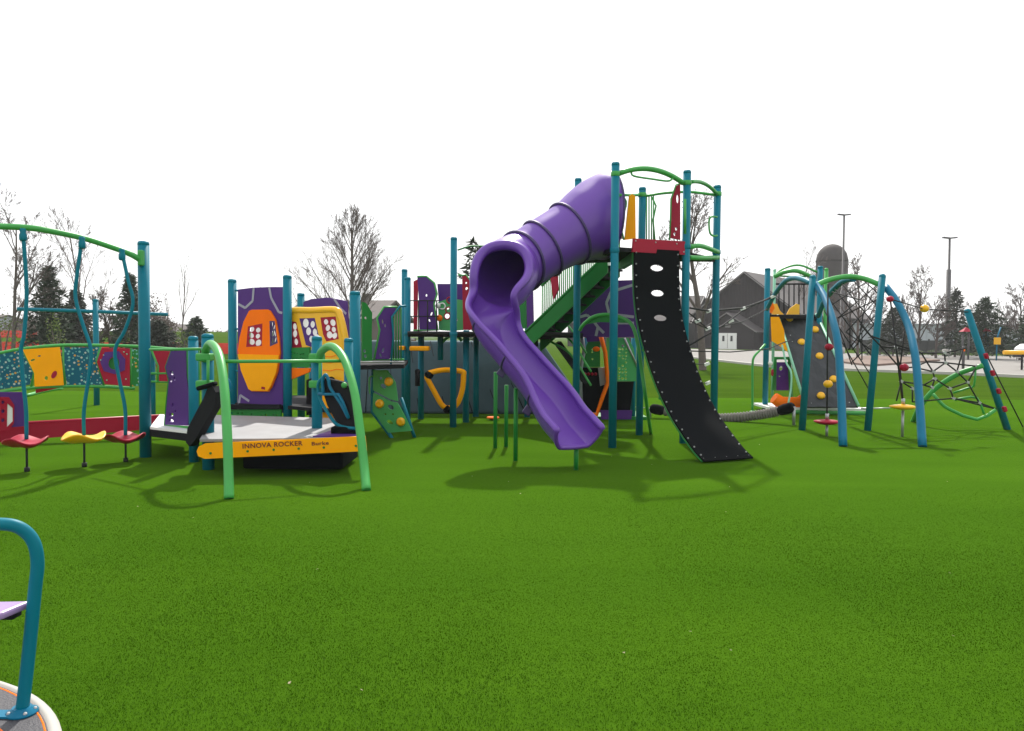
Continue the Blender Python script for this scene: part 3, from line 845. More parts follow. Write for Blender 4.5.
for y in (247, 257.5):
    mb = MB(); mb.tube(cat([at(689, y, 12.0), at(701, y - (1 if y < 250 else -.5), 12.2), at(718, y + (5 if y < 250 else 0), 12.8)], 5), .036, 10); mb.build('rail', M['green'], tw)
mb = MB(); mb.tube(cat([at(717, 217, 12.8), at(711, 217, 12.7), at(709, 222, 12.7), at(710, 233, 12.7), at(714, 236, 12.75), at(717, 235.5, 12.8)], 4), .016, 8); mb.build('grab_bar', M['green'], tw)
mb = MB(); mb.tube([at(685, 199, 11.8), at(685, 234, 11.8)], .02, 8); mb.build('grab_bar', M['green'], tw)
# green balusters at the back
for px in (646.5, 649, 651.5, 653.5):
    mb = MB(); mb.tube([at(px, 196, 12.9), at(px, 246, 12.9)], .011, 6); mb.build('baluster', M['green'], tw)
mb = MB(); mb.tube([at(652, 197, 12.9), at(656, 206, 12.9), at(653, 220, 12.9), at(655, 242, 12.9)], .014, 6); mb.build('baluster', M['green'], tw)
# yellow and red leaning boards
pb = Plane((600, 12.1), (700, 12.5))
panel('side_board', pb, [(624.5, 240), (627, 215), (629, 196), (632, 194), (635, 196), (635.5, 238.5)], .025, M['yellow'], tw)
panel('side_board', pb, [(670, 238), (671, 218), (671.5, 199), (676, 186), (680, 184), (680, 240)], .025, M['red'], tw, 0, [ell(677.3, 199, 1.3, 4.5, 10), ell(676, 229, 1.4, 1.8, 8), ell(674.5, 234, 1.2, 2, 8)])
mb = MB(); mb.tube([at(669.5, 240, 12.35), at(670.5, 218, 12.35), at(671, 199, 12.35), at(676, 185, 12.35), at(681, 183, 12.35)], .012, 6); mb.build('board_edge', M['green'], tw)
panel('side_board', pb, [(620, 238), (621, 210), (625, 203), (625.5, 238)], .02, M['greyp'], tw, -.12)
mb = MB(); mb.tube(cat([at(619, 196, 12.0), at(625, 199, 12), at(626, 206, 12), at(621, 224, 12), at(624, 240, 12)], 4), .013, 6); mb.build('board_edge', M['green'], tw)

for p_, z_ in ((T1, zat(616, 174, 11.4)), (T2, zat(687, 183, 11.95)), (T3, zat(717, 194, 12.95)), (T4, zat(642, 195, 12.9)), (T1, zd - .05), (T2, zat(687, 247, 12)), (T3, zat(717, 252, 12.9)), (T5, zd - .05), (P6, zm_), (P7, zm_), (T4, zd - .05)):
    collar(tw, (p_.x, p_.y, z_), 'green' if z_ > zd + .2 else 'teal', .061, .07)
# black rubber climbing slope
c0 = Vector((2.095, 11.69, 0)); dv = Vector((.405, -.915, 0)).normalized(); sv = Vector((-dv.y, dv.x, 0))
if sv.x < 0: sv = -sv
cur = [(2.86, -.0), (2.5, .005), (2.12, .04), (1.75, .14), (1.4, .30), (1.05, .5), (.75, .72), (.5, .95), (.30, 1.19), (.13, 1.42), (.03, 1.6)]
cp = cat([(s, 0, z) for z, s in [(z_, s_ * 1.05) for z_, s_ in cur]], 6)
L = [0]
for a, b in zip(cp, cp[1:]): L.append(L[-1] + (b - a).length)
bmm = bmesh.new(); NW = 64
hw = .39
hz = []
for py in (267.5, 293, 318): hz.append(zat(658, py, 11.6))
rows = []
fine = []
for i in range(len(cp) - 1):
    for k in range(10): fine.append(cp[i].lerp(cp[i + 1], k / 10))
fine.append(cp[-1])
for p in fine:
    rows.append([bmm.verts.new(c0 + dv * p.x + sv * (-hw + 2 * hw * k / NW) + Vector((0, 0, p.z))) for k in range(NW + 1)])
for i in range(len(rows) - 1):
    for k in range(NW):
        zc = (fine[i].z + fine[i + 1].z) / 2; xc = -hw + 2 * hw * (k + .5) / NW
        if any(((zc - h) / .047) ** 2 + (xc / .108) ** 2 < 1 for h in hz): continue
        f = bmm.faces.new((rows[i][k], rows[i][k + 1], rows[i + 1][k + 1], rows[i + 1][k])); f.smooth = True
me = bpy.data.meshes.new('climbing_slope'); bmm.to_mesh(me); bmm.free()
slope = link_mesh('climbing_slope', me, M['rubber'], tw)
sm_ = slope.modifiers.new('solid', 'SOLIDIFY'); sm_.thickness = .02; sm_.offset = 0
# its pale bolts and green edge rails
mb = MB()
dist = 0.06
while dist < L[-1] - .03:
    i = max(j for j in range(len(L)) if L[j] <= dist); i = min(i, len(cp) - 2)
    f = (dist - L[i]) / (L[i + 1] - L[i]); p = cp[i].lerp(cp[i + 1], f); tg = (cp[i + 1] - cp[i]).normalized()
    nn = (dv * -tg.z * 1 + Vector((0, 0, 1)) * tg.x)
    nn = Vector((dv.x * -tg.z, dv.y * -tg.z, tg.x)).normalized()
    for s in (-1, 1):
        mb.sphere(c0 + dv * p.x + Vector((0, 0, p.z)) + sv * s * (hw - .03) + nn * .014, .012, seg=8)
    dist += .165
for k in range(5):
    mb.sphere(c0 + dv * 1.63 + Vector((0, 0, .055)) + sv * (-hw + .03 + (2 * hw - .06) * k / 4), .012, seg=8)
mb.build('bolts', M['steel'], slope)
for s in (-1, 1):
    mb = MB(); mb.tube([c0 + dv * (p.x - .035) + Vector((0, 0, max(p.z - .01, 0.015))) + sv * s * (hw - .004) for p in cp], .010, 6); mb.build('edge_rail', M['dgreen'], slope)
for z_, x_ in ((1.4, .25), (.75, .68), (2.1, .02)):
    mb = MB(); q = c0 + dv * x_ + Vector((0, 0, z_)); mb.tube([q - sv * hw, q + sv * hw], .02, 6); mb.build('cross_bar', M['dgreen'], slope)

# purple tube slide
sp = [(606, 215, 12.25, .665, 180), (596, 219.5, 12.2, .61, 180), (584, 226, 12.08, .53, 180), (566, 235.5, 11.93, .45, 180), (545, 247, 11.76, .42, 180), (526, 259, 11.6, .415, 180),
      (511, 266, 11.35, .41, 180), (505, 274, 11.0, .435, 180), (501, 288, 10.7, .405, 120), (492, 308, 10.5, .335, 110), (498, 331, 10.33, .32, 100), (520, 358, 10.1, .31, 95),
      (544, 387, 9.85, .31, 92), (560, 413, 9.6, .315, 88), (570, 425, 9.42, .325, 76), (578, 434, 9.28, .33, 62)]
cen = cat([at(a, b, c) for a, b, c, r, g in sp], 7)
rg = cat([(r, g, 0) for a, b, c, r, g in sp], 7)
IM0, IM1 = 46, 62        # the mouth opens between these stations with a rounded edge
for i in range(len(rg)):
    if i <= IM0: rg[i].y = 180
    elif i < IM1:
        tt = (i - IM0) / (IM1 - IM0); rg[i].y = 180 - 76 * math.sqrt(max(0, 1 - (1 - tt) ** 2.2))
NS = len(cen); SEG = 36
bmm = bmesh.new(); rows = []; eL = []; eR = []; fr = []
def chute_q(i):
    q = min(1, max(0, (i - IM0 - 3) / 18)); return q * q * (3 - 2 * q)
def chute_xy(u):
    t = 2 * u - 1; a = abs(t); sg = 1 if t > 0 else -1
    if a < .5: return sg * a / .5 * .20, -.19 + .012 * (a / .5) ** 2
    v = (a - .5) / .5
    return sg * (.20 + .12 * (1 - (1 - v) ** 1.8)), -.178 + .25 * v ** 1.15
for i in range(NS):
    t = (cen[min(i + 1, NS - 1)] - cen[max(i - 1, 0)]).normalized()
    if i < 14: t.z *= i / 14; t.normalize()
    upv = Vector((0, 0, 1)); side = t.cross(upv).normalized(); up = side.cross(t).normalized()
    fr.append((t, side, up))
    r = rg[i].x; g = R(min(180, rg[i].y)); flat = 1.0
    row = []
    for k in range(SEG + 1):
        a = -g + 2 * g * k / SEG
        x = math.sin(a); y = -math.cos(a)
        q = chute_q(i)
        if q > 0:
            x2, y2 = chute_xy(k / SEG)
            x = x * (1 - q) + x2 / r * q; y = y * (1 - q) + y2 / r * q
        row.append(bmm.verts.new(cen[i] + (side * x + up * y) * r))
    rows.append(row); eL.append(row[0].co.copy()); eR.append(row[-1].co.copy())
for i in range(NS - 1):
    for k in range(SEG):
        f = bmm.faces.new((rows[i][k], rows[i][k + 1], rows[i + 1][k + 1], rows[i + 1][k])); f.smooth = True
exit_arc = [v.co.copy() for v in rows[-1]]
bmesh.ops.remove_doubles(bmm, verts=bmm.verts, dist=.0015)
me = bpy.data.meshes.new('tube_slide'); bmm.to_mesh(me); bmm.free()
slide = link_mesh('tube_slide', me, M['slide'], tw)
sm_ = slide.modifiers.new('solid', 'SOLIDIFY'); sm_.thickness = .022; sm_.offset = 0
# cap disc added over the hood end to keep the tube dark inside
t_, s_, u_ = fr[0]
mb = MB(); mb.slab([cen[0] + (s_ * math.cos(2 * PI * k / 32) + u_ * math.sin(2 * PI * k / 32)) * (rg[0].x + .012) for k in range(32)], .03, t_); mb.build('hood_light_stop', M['flange'], slide)
# rolled lip all round the opening
i0 = next(i for i in range(NS) if rg[i].y < 178)
lip = eL[i0:][::-1] + [cen[i0] + fr[i0][2] * rg[i0].x] + eR[i0:]
lip = [lip[j] for j in range(len(lip)) if j == 0 or (lip[j] - lip[j - 1]).length > .012]
for _ in range(4):
    lip = [lip[0]] + [lip[j] * .5 + (lip[j - 1] + lip[j + 1]) * .25 for j in range(1, len(lip) - 1)] + [lip[-1]]
lip = cat(lip, 3)
loop = lip + exit_arc[::-1][1:-1]
rl = []
for j in range(len(loop)):
    if j < len(lip):
        dm = (lip[j] - cen[IM0]).length; rl.append(.042 + .052 * max(0, 1 - dm / 1.0))
    else: rl.append(.028)
mb = MB(); mb.tube(loop, rl, 12, closed=True); mb.build('rolled_lip', M['slide'], slide)
# joint flanges
for q, thk in ((20, .022), (29, .022), (37, .024)):
    if q >= NS: continue
    t, s_, u_ = fr[q]; rr = rg[q].x
    ring = [cen[q] + (s_ * math.cos(2 * PI * k / 40) + u_ * math.sin(2 * PI * k / 40)) * (rr + .022) for k in range(40)]
    mb = MB(); mb.tube(ring, thk, 8, closed=True); mb.build('joint_flange', M['flange'], slide)
# seams in the open chute
for q in (68, 77, 86):
    if q >= NS - 3: continue
    t, s_, u_ = fr[q]
    pts = []
    for k in range(25):
        x, y = chute_xy(.02 + .96 * k / 24)
        pts.append(cen[q] + s_ * x * 1.02 + u_ * (y - .012))
    mb = MB(); mb.tube(pts, .016, 6); mb.build('joint_flange', M['flange'], slide)
# clamp blocks under chute
for (px, py, Y) in ((502, 372, 10.1), (528, 410, 9.8)):
    mb = MB(); p = at(px, py, Y); mb.box(p, (.10, .10, .12), Matrix.Rotation(.6, 3, 'Y')); mb.build('bracket', M['flange'], slide, .01)
for px, py0, py1 in ((495.2, 372, 448), (506, 385, 447), (515.5, 388, 460.6), (576, 444, 470)):
    g_ = gnd(px, py1); z1 = zat(px, py0, g_.y)
    mb = MB(); mb.lathe(g_, [(.028, 0), (.028, z1)], 12); mb.build('support_leg', M['dgreen'], slide)

# stair bridge behind the slide : stringers, treads, green barred sides
sa = at(524, 337, 14.0); sb = at(608, 256, 13.5)
sdv = (sb - sa); sdn = Vector((sdv.x, sdv.y, 0)).normalized(); spn = Vector((-sdn.y, sdn.x, 0))
for s in (0, .95):
    mb = MB(); q0 = sa + spn * s; q1 = sb + spn * s
    mb.slab([q0 + Vector((0, 0, .02)), q1 + Vector((0, 0, .02)), q1 + Vector((0, 0, -.28)), q0 + Vector((0, 0, -.28))], .05); mb.build('stair_stringer', M['dgreen'], tw)
mb = MB()
for k in range(9):
    p = sa.lerp(sb, (k + .5) / 9) + spn * .475; mb.box((p.x, p.y, p.z - .1), (.28, .9, .035), Matrix.Rotation(math.atan2(sdn.y, sdn.x), 3, 'Z'))
    mb.box((p.x - sdn.x * .13, p.y - sdn.y * .13, p.z - .18), (.02, .9, .15), Matrix.Rotation(math.atan2(sdn.y, sdn.x), 3, 'Z'))
mb.build('stair_treads', M['dark'], tw)
for s, hgt in ((0.0, .06), (.98, .95)):
    mb = MB(); q0 = sa + spn * s + Vector((0, 0, hgt)); q1 = sb + spn * s + Vector((0, 0, hgt)); mb.tube([q0, q1], .028, 8); mb.build('handrail', M['dgreen'] if s == 0 else M['green'], tw)
for k in range(40):
    f = (k + .5) / 40; p = sa.lerp(sb, f) + spn * .98; 
    mb = MB(); mb.tube([p, p + Vector((0, 0, .95))], .012, 6); mb.build('stair_baluster', M['green'], tw)
psb = Plane((524, 15.2), (611, 13.9))
panel('stair_board', psb, [(552, 262), (559, 256), (562, 290), (557, 300)], .03, M['red'], tw, .1)
panel('stair_board', psb, [(530, 285), (536, 281), (537, 326), (531, 328)], .03, M['purple'], tw, .1)
panel('stair_board', psb, [(520, 300), (529, 290), (530, 328), (520, 330)], .03, M['dgreen'], tw, .1, [])

# middle deck along the back (z about 1.6) between the rear posts and the stairs
zm = zat(440, 332, 14.5)
dk = [at(408, 332, 14.3), at(580, 336, 13.9), at(585, 330, 15.8), at(408, 330, 15.8)]
deck(tw, [(p.x, p.y) for p in dk], zm, .09, 'dark')
mb = MB(); a, b = dk[0], dk[1]; mb.tube([(a.x, a.y - .03, zm - .02), (b.x, b.y - .03, zm - .02)], .03, 8); mb.build('deck_edge', M['rope'], tw)
pm = Plane((400, 14.6), (600, 14.3))
# purple boards of the middle deck
def hexholes(cx, cy, s, rnd):
    return [ell(cx + rnd.uniform(-s, s), cy + rnd.uniform(-s, s) * 1.6, 1.1 * rnd.uniform(.6, 1.2), 1.7 * rnd.uniform(.6, 1.2), 7, rnd.random()) for _ in range(1)]
panel('guard_board', pm, [(418, 277.5), (427, 277), (434.5, 284), (437, 294), (434, 304), (438, 330), (420, 330), (419.5, 300)], .025, M['purple'], tw, .05, [ell(427, 295.5, .9, 1.3, 8), ell(432, 314, .9, 2, 8, .4), ell(430, 320.5, .8, 1.5, 8, -.4)])
mb = MB(); mb.tube([pm.hit(*p) + pm.n * .055 for p in ((418, 277), (427, 276.5), (435, 283.5), (437.5, 294), (434.5, 304), (438.5, 330), (414, 330.5))], .018, 6); mb.build('board_edge', M['green'], tw)
panel('guard_board', pm, [(435, 283), (461, 283), (461, 306), (437, 308)], .025, M['purple'], tw, -.25)
panel('guard_board', pm, [(412.5, 281), (416.5, 279), (417, 290), (416, 330), (412.5, 330)], .025, M['red'], tw, -.1)
panel('guard_board', pm, [(463, 277), (466.5, 276), (472, 283), (475, 300), (473, 330), (464, 330)], .025, M['red'], tw, .1, [ell(467, 283.5, .9, 1.3, 8), ell(467.5, 289, 1.3, 1.8, 8)])
mb = MB(); mb.tube([pm.hit(*p) + pm.n * .105 for p in ((459, 275), (463, 276), (466.5, 275), (472.5, 283), (475.5, 300))], .015, 6); mb.build('board_edge', M['green'], tw)
panel('guard_board', pm, [(437, 302), (449, 298), (462, 300), (463, 330), (450, 331), (438, 330)], .02, M['lgreen'], tw, -.1, [ell(449, 300, 2.2, 2.2), ell(446.5, 316, 2.6, 2.6), ell(455, 320, 2, 2), ell(447, 308, 1.4, 1.4)])
for c_ in ((449, 300), (446.5, 316), (441.5, 306), (448, 310)):
    mb = MB(); x, z = pm.loc(*c_); ring = [pm.world(x + .055 * math.cos(k / 16 * 2 * PI), z + .055 * math.sin(k / 16 * 2 * PI), -.08) for k in range(16)]
    mb.tube(ring, .012, 6, closed=True); mb.build('spinner_ring', M['red'] if c_[1] != 306 else M['white'], tw)
mb = MB(); mb.sphere(pm.world(*pm.loc(437.5, 305.5), -.04), .05); mb.build('bubble_knob', M['white'], tw)
mb = MB(); mb.sphere(pm.world(*pm.loc(439, 318), -.04), .06, (1, .5, 1)); mb.build('bubble_knob', M['orange'], tw)
for px in (420, 429, 438):
    mb = MB(); mb.tube([pm.hit(px, 301) + pm.n * .14, pm.hit(px, 334) + pm.n * .14], .012, 6); mb.build('net_rope', M['rope'], tw)
for y in (301, 316.5):
    mb = MB(); mb.tube([pm.hit(412, y) + pm.n * .14, pm.hit(440, y) + pm.n * .14], .010, 6); mb.build('net_rope', M['rope'], tw)
mb = MB(); mb.tube([at(458, 250, 13.8), at(470, 246, 14.0), at(485, 246, 14.2)], .014, 6); mb.build('grab_bar', M['dgreen'], tw)
# yellow step under the deck
mb = MB(); p = at(420, 348.5, 14.2); mb.box(p, (.34, .3, .08)); mb.build('step', M['yellow'], tw, .02)
mb = MB(); p = at(402, 348, 14.6); mb.box(p, (.12, .3, .07)); mb.build('step', M['yellow'], tw, .01)
mb = MB(); mb.lathe(at(413.5, 341, 14.3), [(.05, 0), (.05, .05)], 10); mb.build('step_bolt', M['steel'], tw)
# hanging teal stub
a = at(440.5, 336, 15); mb = MB(); mb.lathe((a.x, a.y, 0), [(.055, zat(440, 360, 15)), (.055, a.z)], 14); mb.build('stub_post', M['teal'], tw)
mb = MB(); mb.tube(cat([at(441, 343, 15), at(450, 336, 15), at(458, 337, 15), at(462, 341, 15)], 5), .03, 8); mb.build('hoop_rail', M['green'], tw)

# lower landing between the green wall and the middle deck
za = zat(383, 363.5, 12.0)
la = [at(357, 364, 11.6), at(404, 364, 12.2), at(408, 360, 14.4), at(360, 360, 13.8)]
deck(tw, [(p.x, p.y) for p in la], za - .02, .06, 'dark')
mb = MB(); mb.tube([(la[0].x, la[0].y, za + .035), (la[1].x, la[1].y, za + .02)], .012, 6); mb.build('deck_edge', M['steel'], tw)
pa = Plane((350, 11.9), (410, 12.5))
panel('guard_board', pa, [(361, 302), (365, 303), (371, 313), (370.5, 335), (371, 361), (361, 361)], .025, M['dgreen'], tw, .03, [ell(364.5, 318, 1.3, 1.6, 8), ell(363.5, 351, 1.5, 1.8, 8), ell(364.3, 356, 1.6, 2, 8)])
panel('guard_board', pa, [(383, 307.5), (395, 307), (391, 319), (392.5, 335), (388.5, 359), (373.5, 359), (379, 330), (376.5, 318)], .025, M['purple'], tw, .03,
      [ell(381.5, 321.5, 1.1, 2.2, 8), ell(384, 325.5, .9, 1.8, 8), ell(382, 350, 1.1, 2.6, 8, .3), ell(379.5, 355, 1.1, 2.4, 8, -.4)])
mb = MB(); mb.tube([pa.hit(*p) + pa.n * .035 for p in ((396, 307), (383, 307), (376, 318), (378.5, 330), (373, 360))], .016, 6); mb.build('board_edge', M['green'], tw)
mb = MB(); mb.tube([pa.hit(*p) + pa.n * .06 for p in ((404, 306), (398, 306.5), (390, 317), (391.5, 335), (389, 364))], .016, 6); mb.build('board_edge', M['teal'], tw)
for px in (393.5, 396, 398.5, 401):
    mb = MB(); mb.tube([pa.hit(px, 308), pa.hit(px, 361)], .012, 6); mb.build('baluster', M['dgreen'], tw)
mb = MB(); mb.tube([pa.hit(371, 359.5), pa.hit(404, 359.5)], .016, 6); mb.build('board_edge', M['green'], tw)

# orange swinging hoop under the deck
hoop = cat([at(x, y, 14.0) for x, y in ((427, 375), (431, 372.5), (445, 370), (462, 371.5), (463.5, 376), (462, 391), (457, 404), (449, 408), (442, 405), (434, 391), (427, 378))], 5)
mb = MB(); mb.tube(hoop, .048, 10, closed=True); mb.build('orange_hoop', M['yellow'], tw)
for c_ in ((429, 375), (447.5, 409.5)):
    mb = MB(); mb.sphere(at(*c_, 14.0), .075, (1.1, 1, 1)); mb.build('hoop_clamp', M['rubber'], tw)
mb = MB(); mb.sphere(at(417.5, 371.5, 14.1), .05); mb.tube([at(417.5, 372, 14.1), at(417.5, 386, 14.1)], .045, 8); mb.build('door_stop', M['dark'], tw)

# big purple back board with grey lines
pk = Plane((575, 15.0), (680, 14.6))
panel('back_board', pk, [(580, 300), (600, 281), (634, 280), (640, 282), (640, 337), (580, 337)], .03, M['purple'], tw)
for pts in ([(583, 301), (593, 300.5), (603, 286), (601, 280)], [(633, 285), (611, 292), (606.5, 303), (609, 313)], [(580, 317), (587, 315), (592, 319), (598, 327), (596, 336)], [(618, 315), (634, 317)], [(618, 323), (634, 323)], [(598, 327), (604, 333)]):
    mb = MB(); strip(mb, pk, pts, .05, .018); mb.build('inlay_line', M['line'], tw)
# green arch and its tall leg beside the slope
mb = MB(); mb.tube(cat([at(580, 330, 12.6), at(583, 325, 12.5), at(593, 317, 12.4), at(606, 314.5, 12.3), at(620, 317, 12.2), at(632, 325, 12.0), at(638, 345, 11.9), at(642, 372, 11.9), at(646, 400, 11.9), gnd(651, 434)], 5), .028, 8); mb.build('arch_rail', M['green'], tw)
# green lens board of the arch
panel('arch_board', Plane((575, 12.6), (640, 12.0)), [(584, 324.5), (594, 318), (606, 315.5), (620, 318), (628, 323), (600, 322)], .02, M['dgreen'], tw)
# lower flight under the middle deck with slim green rails
fa, fb2 = at(559, 343, 14.6), at(588, 383, 14.0)
fn = Vector((0, 1, 0))
mb = MB(); mb.slab([fa, fb2, fb2 + fn * .9, fa + fn * .9], .10); mb.build('lower_flight', M['dark'], tw)
for dy, dz in ((-.03, .06), (-.03, .30), (.9, .6)):
    mb = MB(); mb.tube(cat([fa + Vector((-.18, dy, dz - .02)), fa.lerp(fb2, .4) + Vector((0, dy, dz + .02)), fb2 + Vector((.05, dy, dz - .1))], 6), .02, 8); mb.build('flight_rail', M['green'], tw)

# ---------------- play cabin under the tower ----------------
cb = thing('play_cabin', 'dark play cabin with perforated green boards and an orange rail under the tower', 'play cabin', tuple(gnd(610, 420)))
pc = Plane((560, 15.2), (670, 15.2)); rnd = random.Random(3)
x0, z0 = pc.loc(589.5, 365); x1, z1 = pc.loc(598, 345)
panel('perforated_board', pc, [(583, 367), (585, 350), (588, 341), (600, 341), (600, 367)], .03, M['dgreen'], cb, 0, lholes=holes_grid(pc, (x0, z0, x1, z1), .024, .062, rnd))
x0, z0 = pc.loc(616, 381); x1, z1 = pc.loc(629, 341)
panel('perforated_board', pc, [(606, 338), (628, 338), (633, 348), (638, 381), (606, 381)], .03, M['lgreen'], cb, .05, lholes=holes_grid(pc, (x0, z0, x1, z1), .024, .062, rnd))
panel('dark_board', pc, [(580, 413), (582, 367.5), (602, 367.5), (605, 381.5), (634, 381.5), (630, 412)], .04, M['rubber'], cb, -.03)
panel('lintel_board', pc, [(586, 337), (602, 335), (602, 341), (587, 342)], .03, M['purple'], cb, .03)
panel('lower_board', pc, [(600, 410), (632, 410), (631, 419), (601, 419)], .03, M['purple'], cb, .04)
panel('grey_board', pc, [(598, 368), (605, 367), (606, 384), (600, 386)], .03, M['greyp'], cb, .02)
mb = MB(); mb.tube([pc.hit(600, 336) + pc.n * .12, pc.hit(604.5, 352) + pc.n * .12, pc.hit(607, 382) + pc.n * .12, pc.hit(602, 396) + pc.n * .12, pc.hit(596, 414) + pc.n * .12, pc.hit(588, 413) + pc.n * .12], .04, 8); mb.build('orange_rail', M['orange'], cb)
mb = MB(); mb.tube([pc.hit(582, 336), pc.hit(584, 350) + pc.n * .05, pc.hit(580, 372) + pc.n * .05, pc.hit(581, 411) + pc.n * .05], .035, 8); mb.build('side_rail', M['greyp'], cb)
mb = MB(); mb.tube([pc.hit(624, 338) + pc.n * .08, pc.hit(637, 367) + pc.n * .08], .018, 8); mb.build('side_rail', M['steel'], cb)
mb = MB()
for px in (585, 588.5, 592, 595.5): mb.sphere(pc.hit(px, 374) + pc.n * .01, .03, seg=8)
mb.build('red_beads', M['red'], cb)
mb = MB(); mb.sphere(pc.hit(596, 349) + pc.n * .03, .05, (1.4, .5, 1)); mb.build('orange_knob', M['orange'], cb)
mb = MB(); q = pc.hit(618, 417); mb.box((q.x, q.y + .6, .03), (1.1, 1.2, .06)); mb.build('base', M['dgreen'], cb)
# support posts behind the panels
for px in (585, 634):
    q = pc.hit(px, 400); mb = MB(); mb.lathe((q.x, q.y + .12, 0), [(.05, 0), (.05, zat(px, 338, 15.3))], 12); mb.build('post', M['teal'], cb)

# ---------------- green climbing board left of the tower ----------------
cl = thing('climbing_board', 'bright green climbing board with yellow holds on a teal frame', 'climbing board', tuple(gnd(398, 436)))
pg = Plane((372, 12.45), (412, 12.3), lean=-.0)
ba, bb = at(374, 369, 12.7), at(402, 440, 12.2)
panel('board', pg, [(374, 370), (388, 370), (396, 382), (398.5, 401), (391, 399), (374, 390)], .03, M['lgreen'], cl, .02, [ell(381.5, 378, 1.8, 1.6, 8), ell(384, 386, 3.4, 2.2, 8, .5), [(380, 376), (379, 377.5), (378.5, 376)]])
panel('board', pg, [(374, 392.5), (392, 401.5), (398, 402.5), (404, 413), (412.5, 430.5), (389, 432.5), (373.5, 411)], .03, M['lgreen'], cl, .02,
      [ell(391.5, 407, 3.6, 2.4, 8, .5), ell(386, 414, 1.4, 1, 8), ell(393.5, 414, 1.4, 1, 8), ell(390.5, 422, 3.6, 2, 8, .4)])
for c_ in ((390, 381.5), (381, 403.5), (402, 421.5)):
    q = pg.hit(*c_) + pg.n * .035
    mb = MB(); mb.lathe(q, [(.068, 0), (.07, .03), (.045, .06), (.02, .05)], 12, pg.n.to_track_quat('Z', 'Y').to_matrix()); mb.build('hold', M['yplas'], cl)
mb = MB(); mb.tube([pg.hit(373, 368) - pg.n * .01, pg.hit(372.3, 390) - pg.n * .01, pg.hit(372, 412) - pg.n * .01, pg.hit(389, 434) - pg.n * .01, at(393, 440.5, 12.3)], .03, 8); mb.build('frame', M['teal'], cl)
mb = MB(); mb.tube([pg.hit(400, 398) - pg.n * .05, pg.hit(411, 428) - pg.n * .01, at(415, 438.5, 12.4)], .028, 8); mb.build('frame', M['teal'], cl)
mb = MB(); mb.tube(cat([at(373, 376, 12.4), at(369.5, 378, 12.4), at(369.3, 388, 12.4), at(370, 394, 12.4)], 5), .012, 6); mb.build('grab_bar', M['green'], cl)

# ---------------- grey mound ----------------
md = thing('rubber_mound', 'broad grey rubber covered bank under the rear decks', 'mound', tuple(gnd(470, 413)))
g0, g1 = gnd(352, 413.5), gnd(592, 414.5)
zt = zat(450, 341, 17.2)
a = at(360, 341, 17.2); b = at(541, 341, 17.2)
mb = MB()
ver = [(g0.x, g0.y, 0), (g1.x, g1.y, 0), (g1.x, g1.y + 3.4, 0), (g0.x, g0.y + 3.4, 0), (a.x + .1, g0.y + .55, zt), (b.x, g0.y + .55, zt), (b.x, g0.y + 2.8, zt), (a.x + .1, g0.y + 2.8, zt)]
vs = [mb.bm.verts.new(v) for v in ver]
for f in ((0, 1, 5, 4), (1, 2, 6, 5), (2, 3, 7, 6), (3, 0, 4, 7), (4, 5, 6, 7), (3, 2, 1, 0)): mb.bm.faces.new([vs[i] for i in f])
o = mb.build('bank', M['mound'], md, .06)
mb = MB()
for k in range(9):
    f = (k + .5) / 9; lo = Vector(ver[0]).lerp(Vector(ver[1]), f); hi = Vector(ver[4]).lerp(Vector(ver[5]), f)
    mb.tube([lo + Vector((0, -.0, .02)), hi], .010, 4)
mb.build('seam_strip', M['dark'], md)

# little stepping disc beyond the slide legs
st = thing('stepping_disc', 'small yellow and orange stepping disc behind the slide legs', 'stepping disc', tuple(gnd(493, 424)))
q = at(493, 416.5, 15.0)
mb = MB(); mb.lathe((q.x, q.y, 0), [(.05, 0), (.05, q.z - .04)], 10); mb.build('leg', M['dark'], st)
mb = MB(); mb.lathe((q.x, q.y, q.z - .04), [(.10, 0), (.125, .015), (.11, .035)], 20); mb.build('disc', M['orange'], st)

# ---------------- play house of purple panels ----------------
ph = thing('play_house', 'raised play house of purple boards with an orange window board and a yellow arched front', 'play house', tuple(gnd(290, 420)))
H1 = post(ph, 232.5, 340, 12.2, 279, r=.064)
H2 = post(ph, 287.5, 340, 11.8, 275, r=.064)
H3 = post(ph, 301, 330, 14.0, 293, r=.064)
H4 = post(ph, 355, 340, 10.9, 291, r=.073)
H5 = post(ph, 348.5, 360, 10.3, 338, r=.058)
H6 = post(ph, 313, 390, 13.2, 345, r=.064)
pp = Plane((232.5, 12.2), (287.5, 11.8))
face_ = [(251, 311), (254, 309.8), (269, 309.5), (272, 311), (277.5, 320), (281, 338), (282, 353), (279.5, 372), (273.5, 387), (270.5, 391.5), (254, 391.2), (250.5, 389), (243, 370), (240, 350), (241.5, 338), (245.5, 322)]
pur = panel('front_board', pp, [(238.5, 289.5), (254, 287.6), (270, 287), (283.5, 287), (283.5, 413), (238.5, 413)], .03, M['purple'], ph, 0, [[(249.5, 327.5), (264.5, 324.5), (264, 345), (248, 347)], [(271.5, 322), (276.5, 322), (279.5, 342), (272, 346)]])
w1 = [(250, 326.5), (264.5, 323.5), (264, 346), (248.3, 347)]; w2 = [(271.5, 321), (276.8, 321), (279.8, 343), (272, 346.5)]
fb = panel('window_board', pp, face_, .028, M['orange'], ph, .032, [w1, w2])
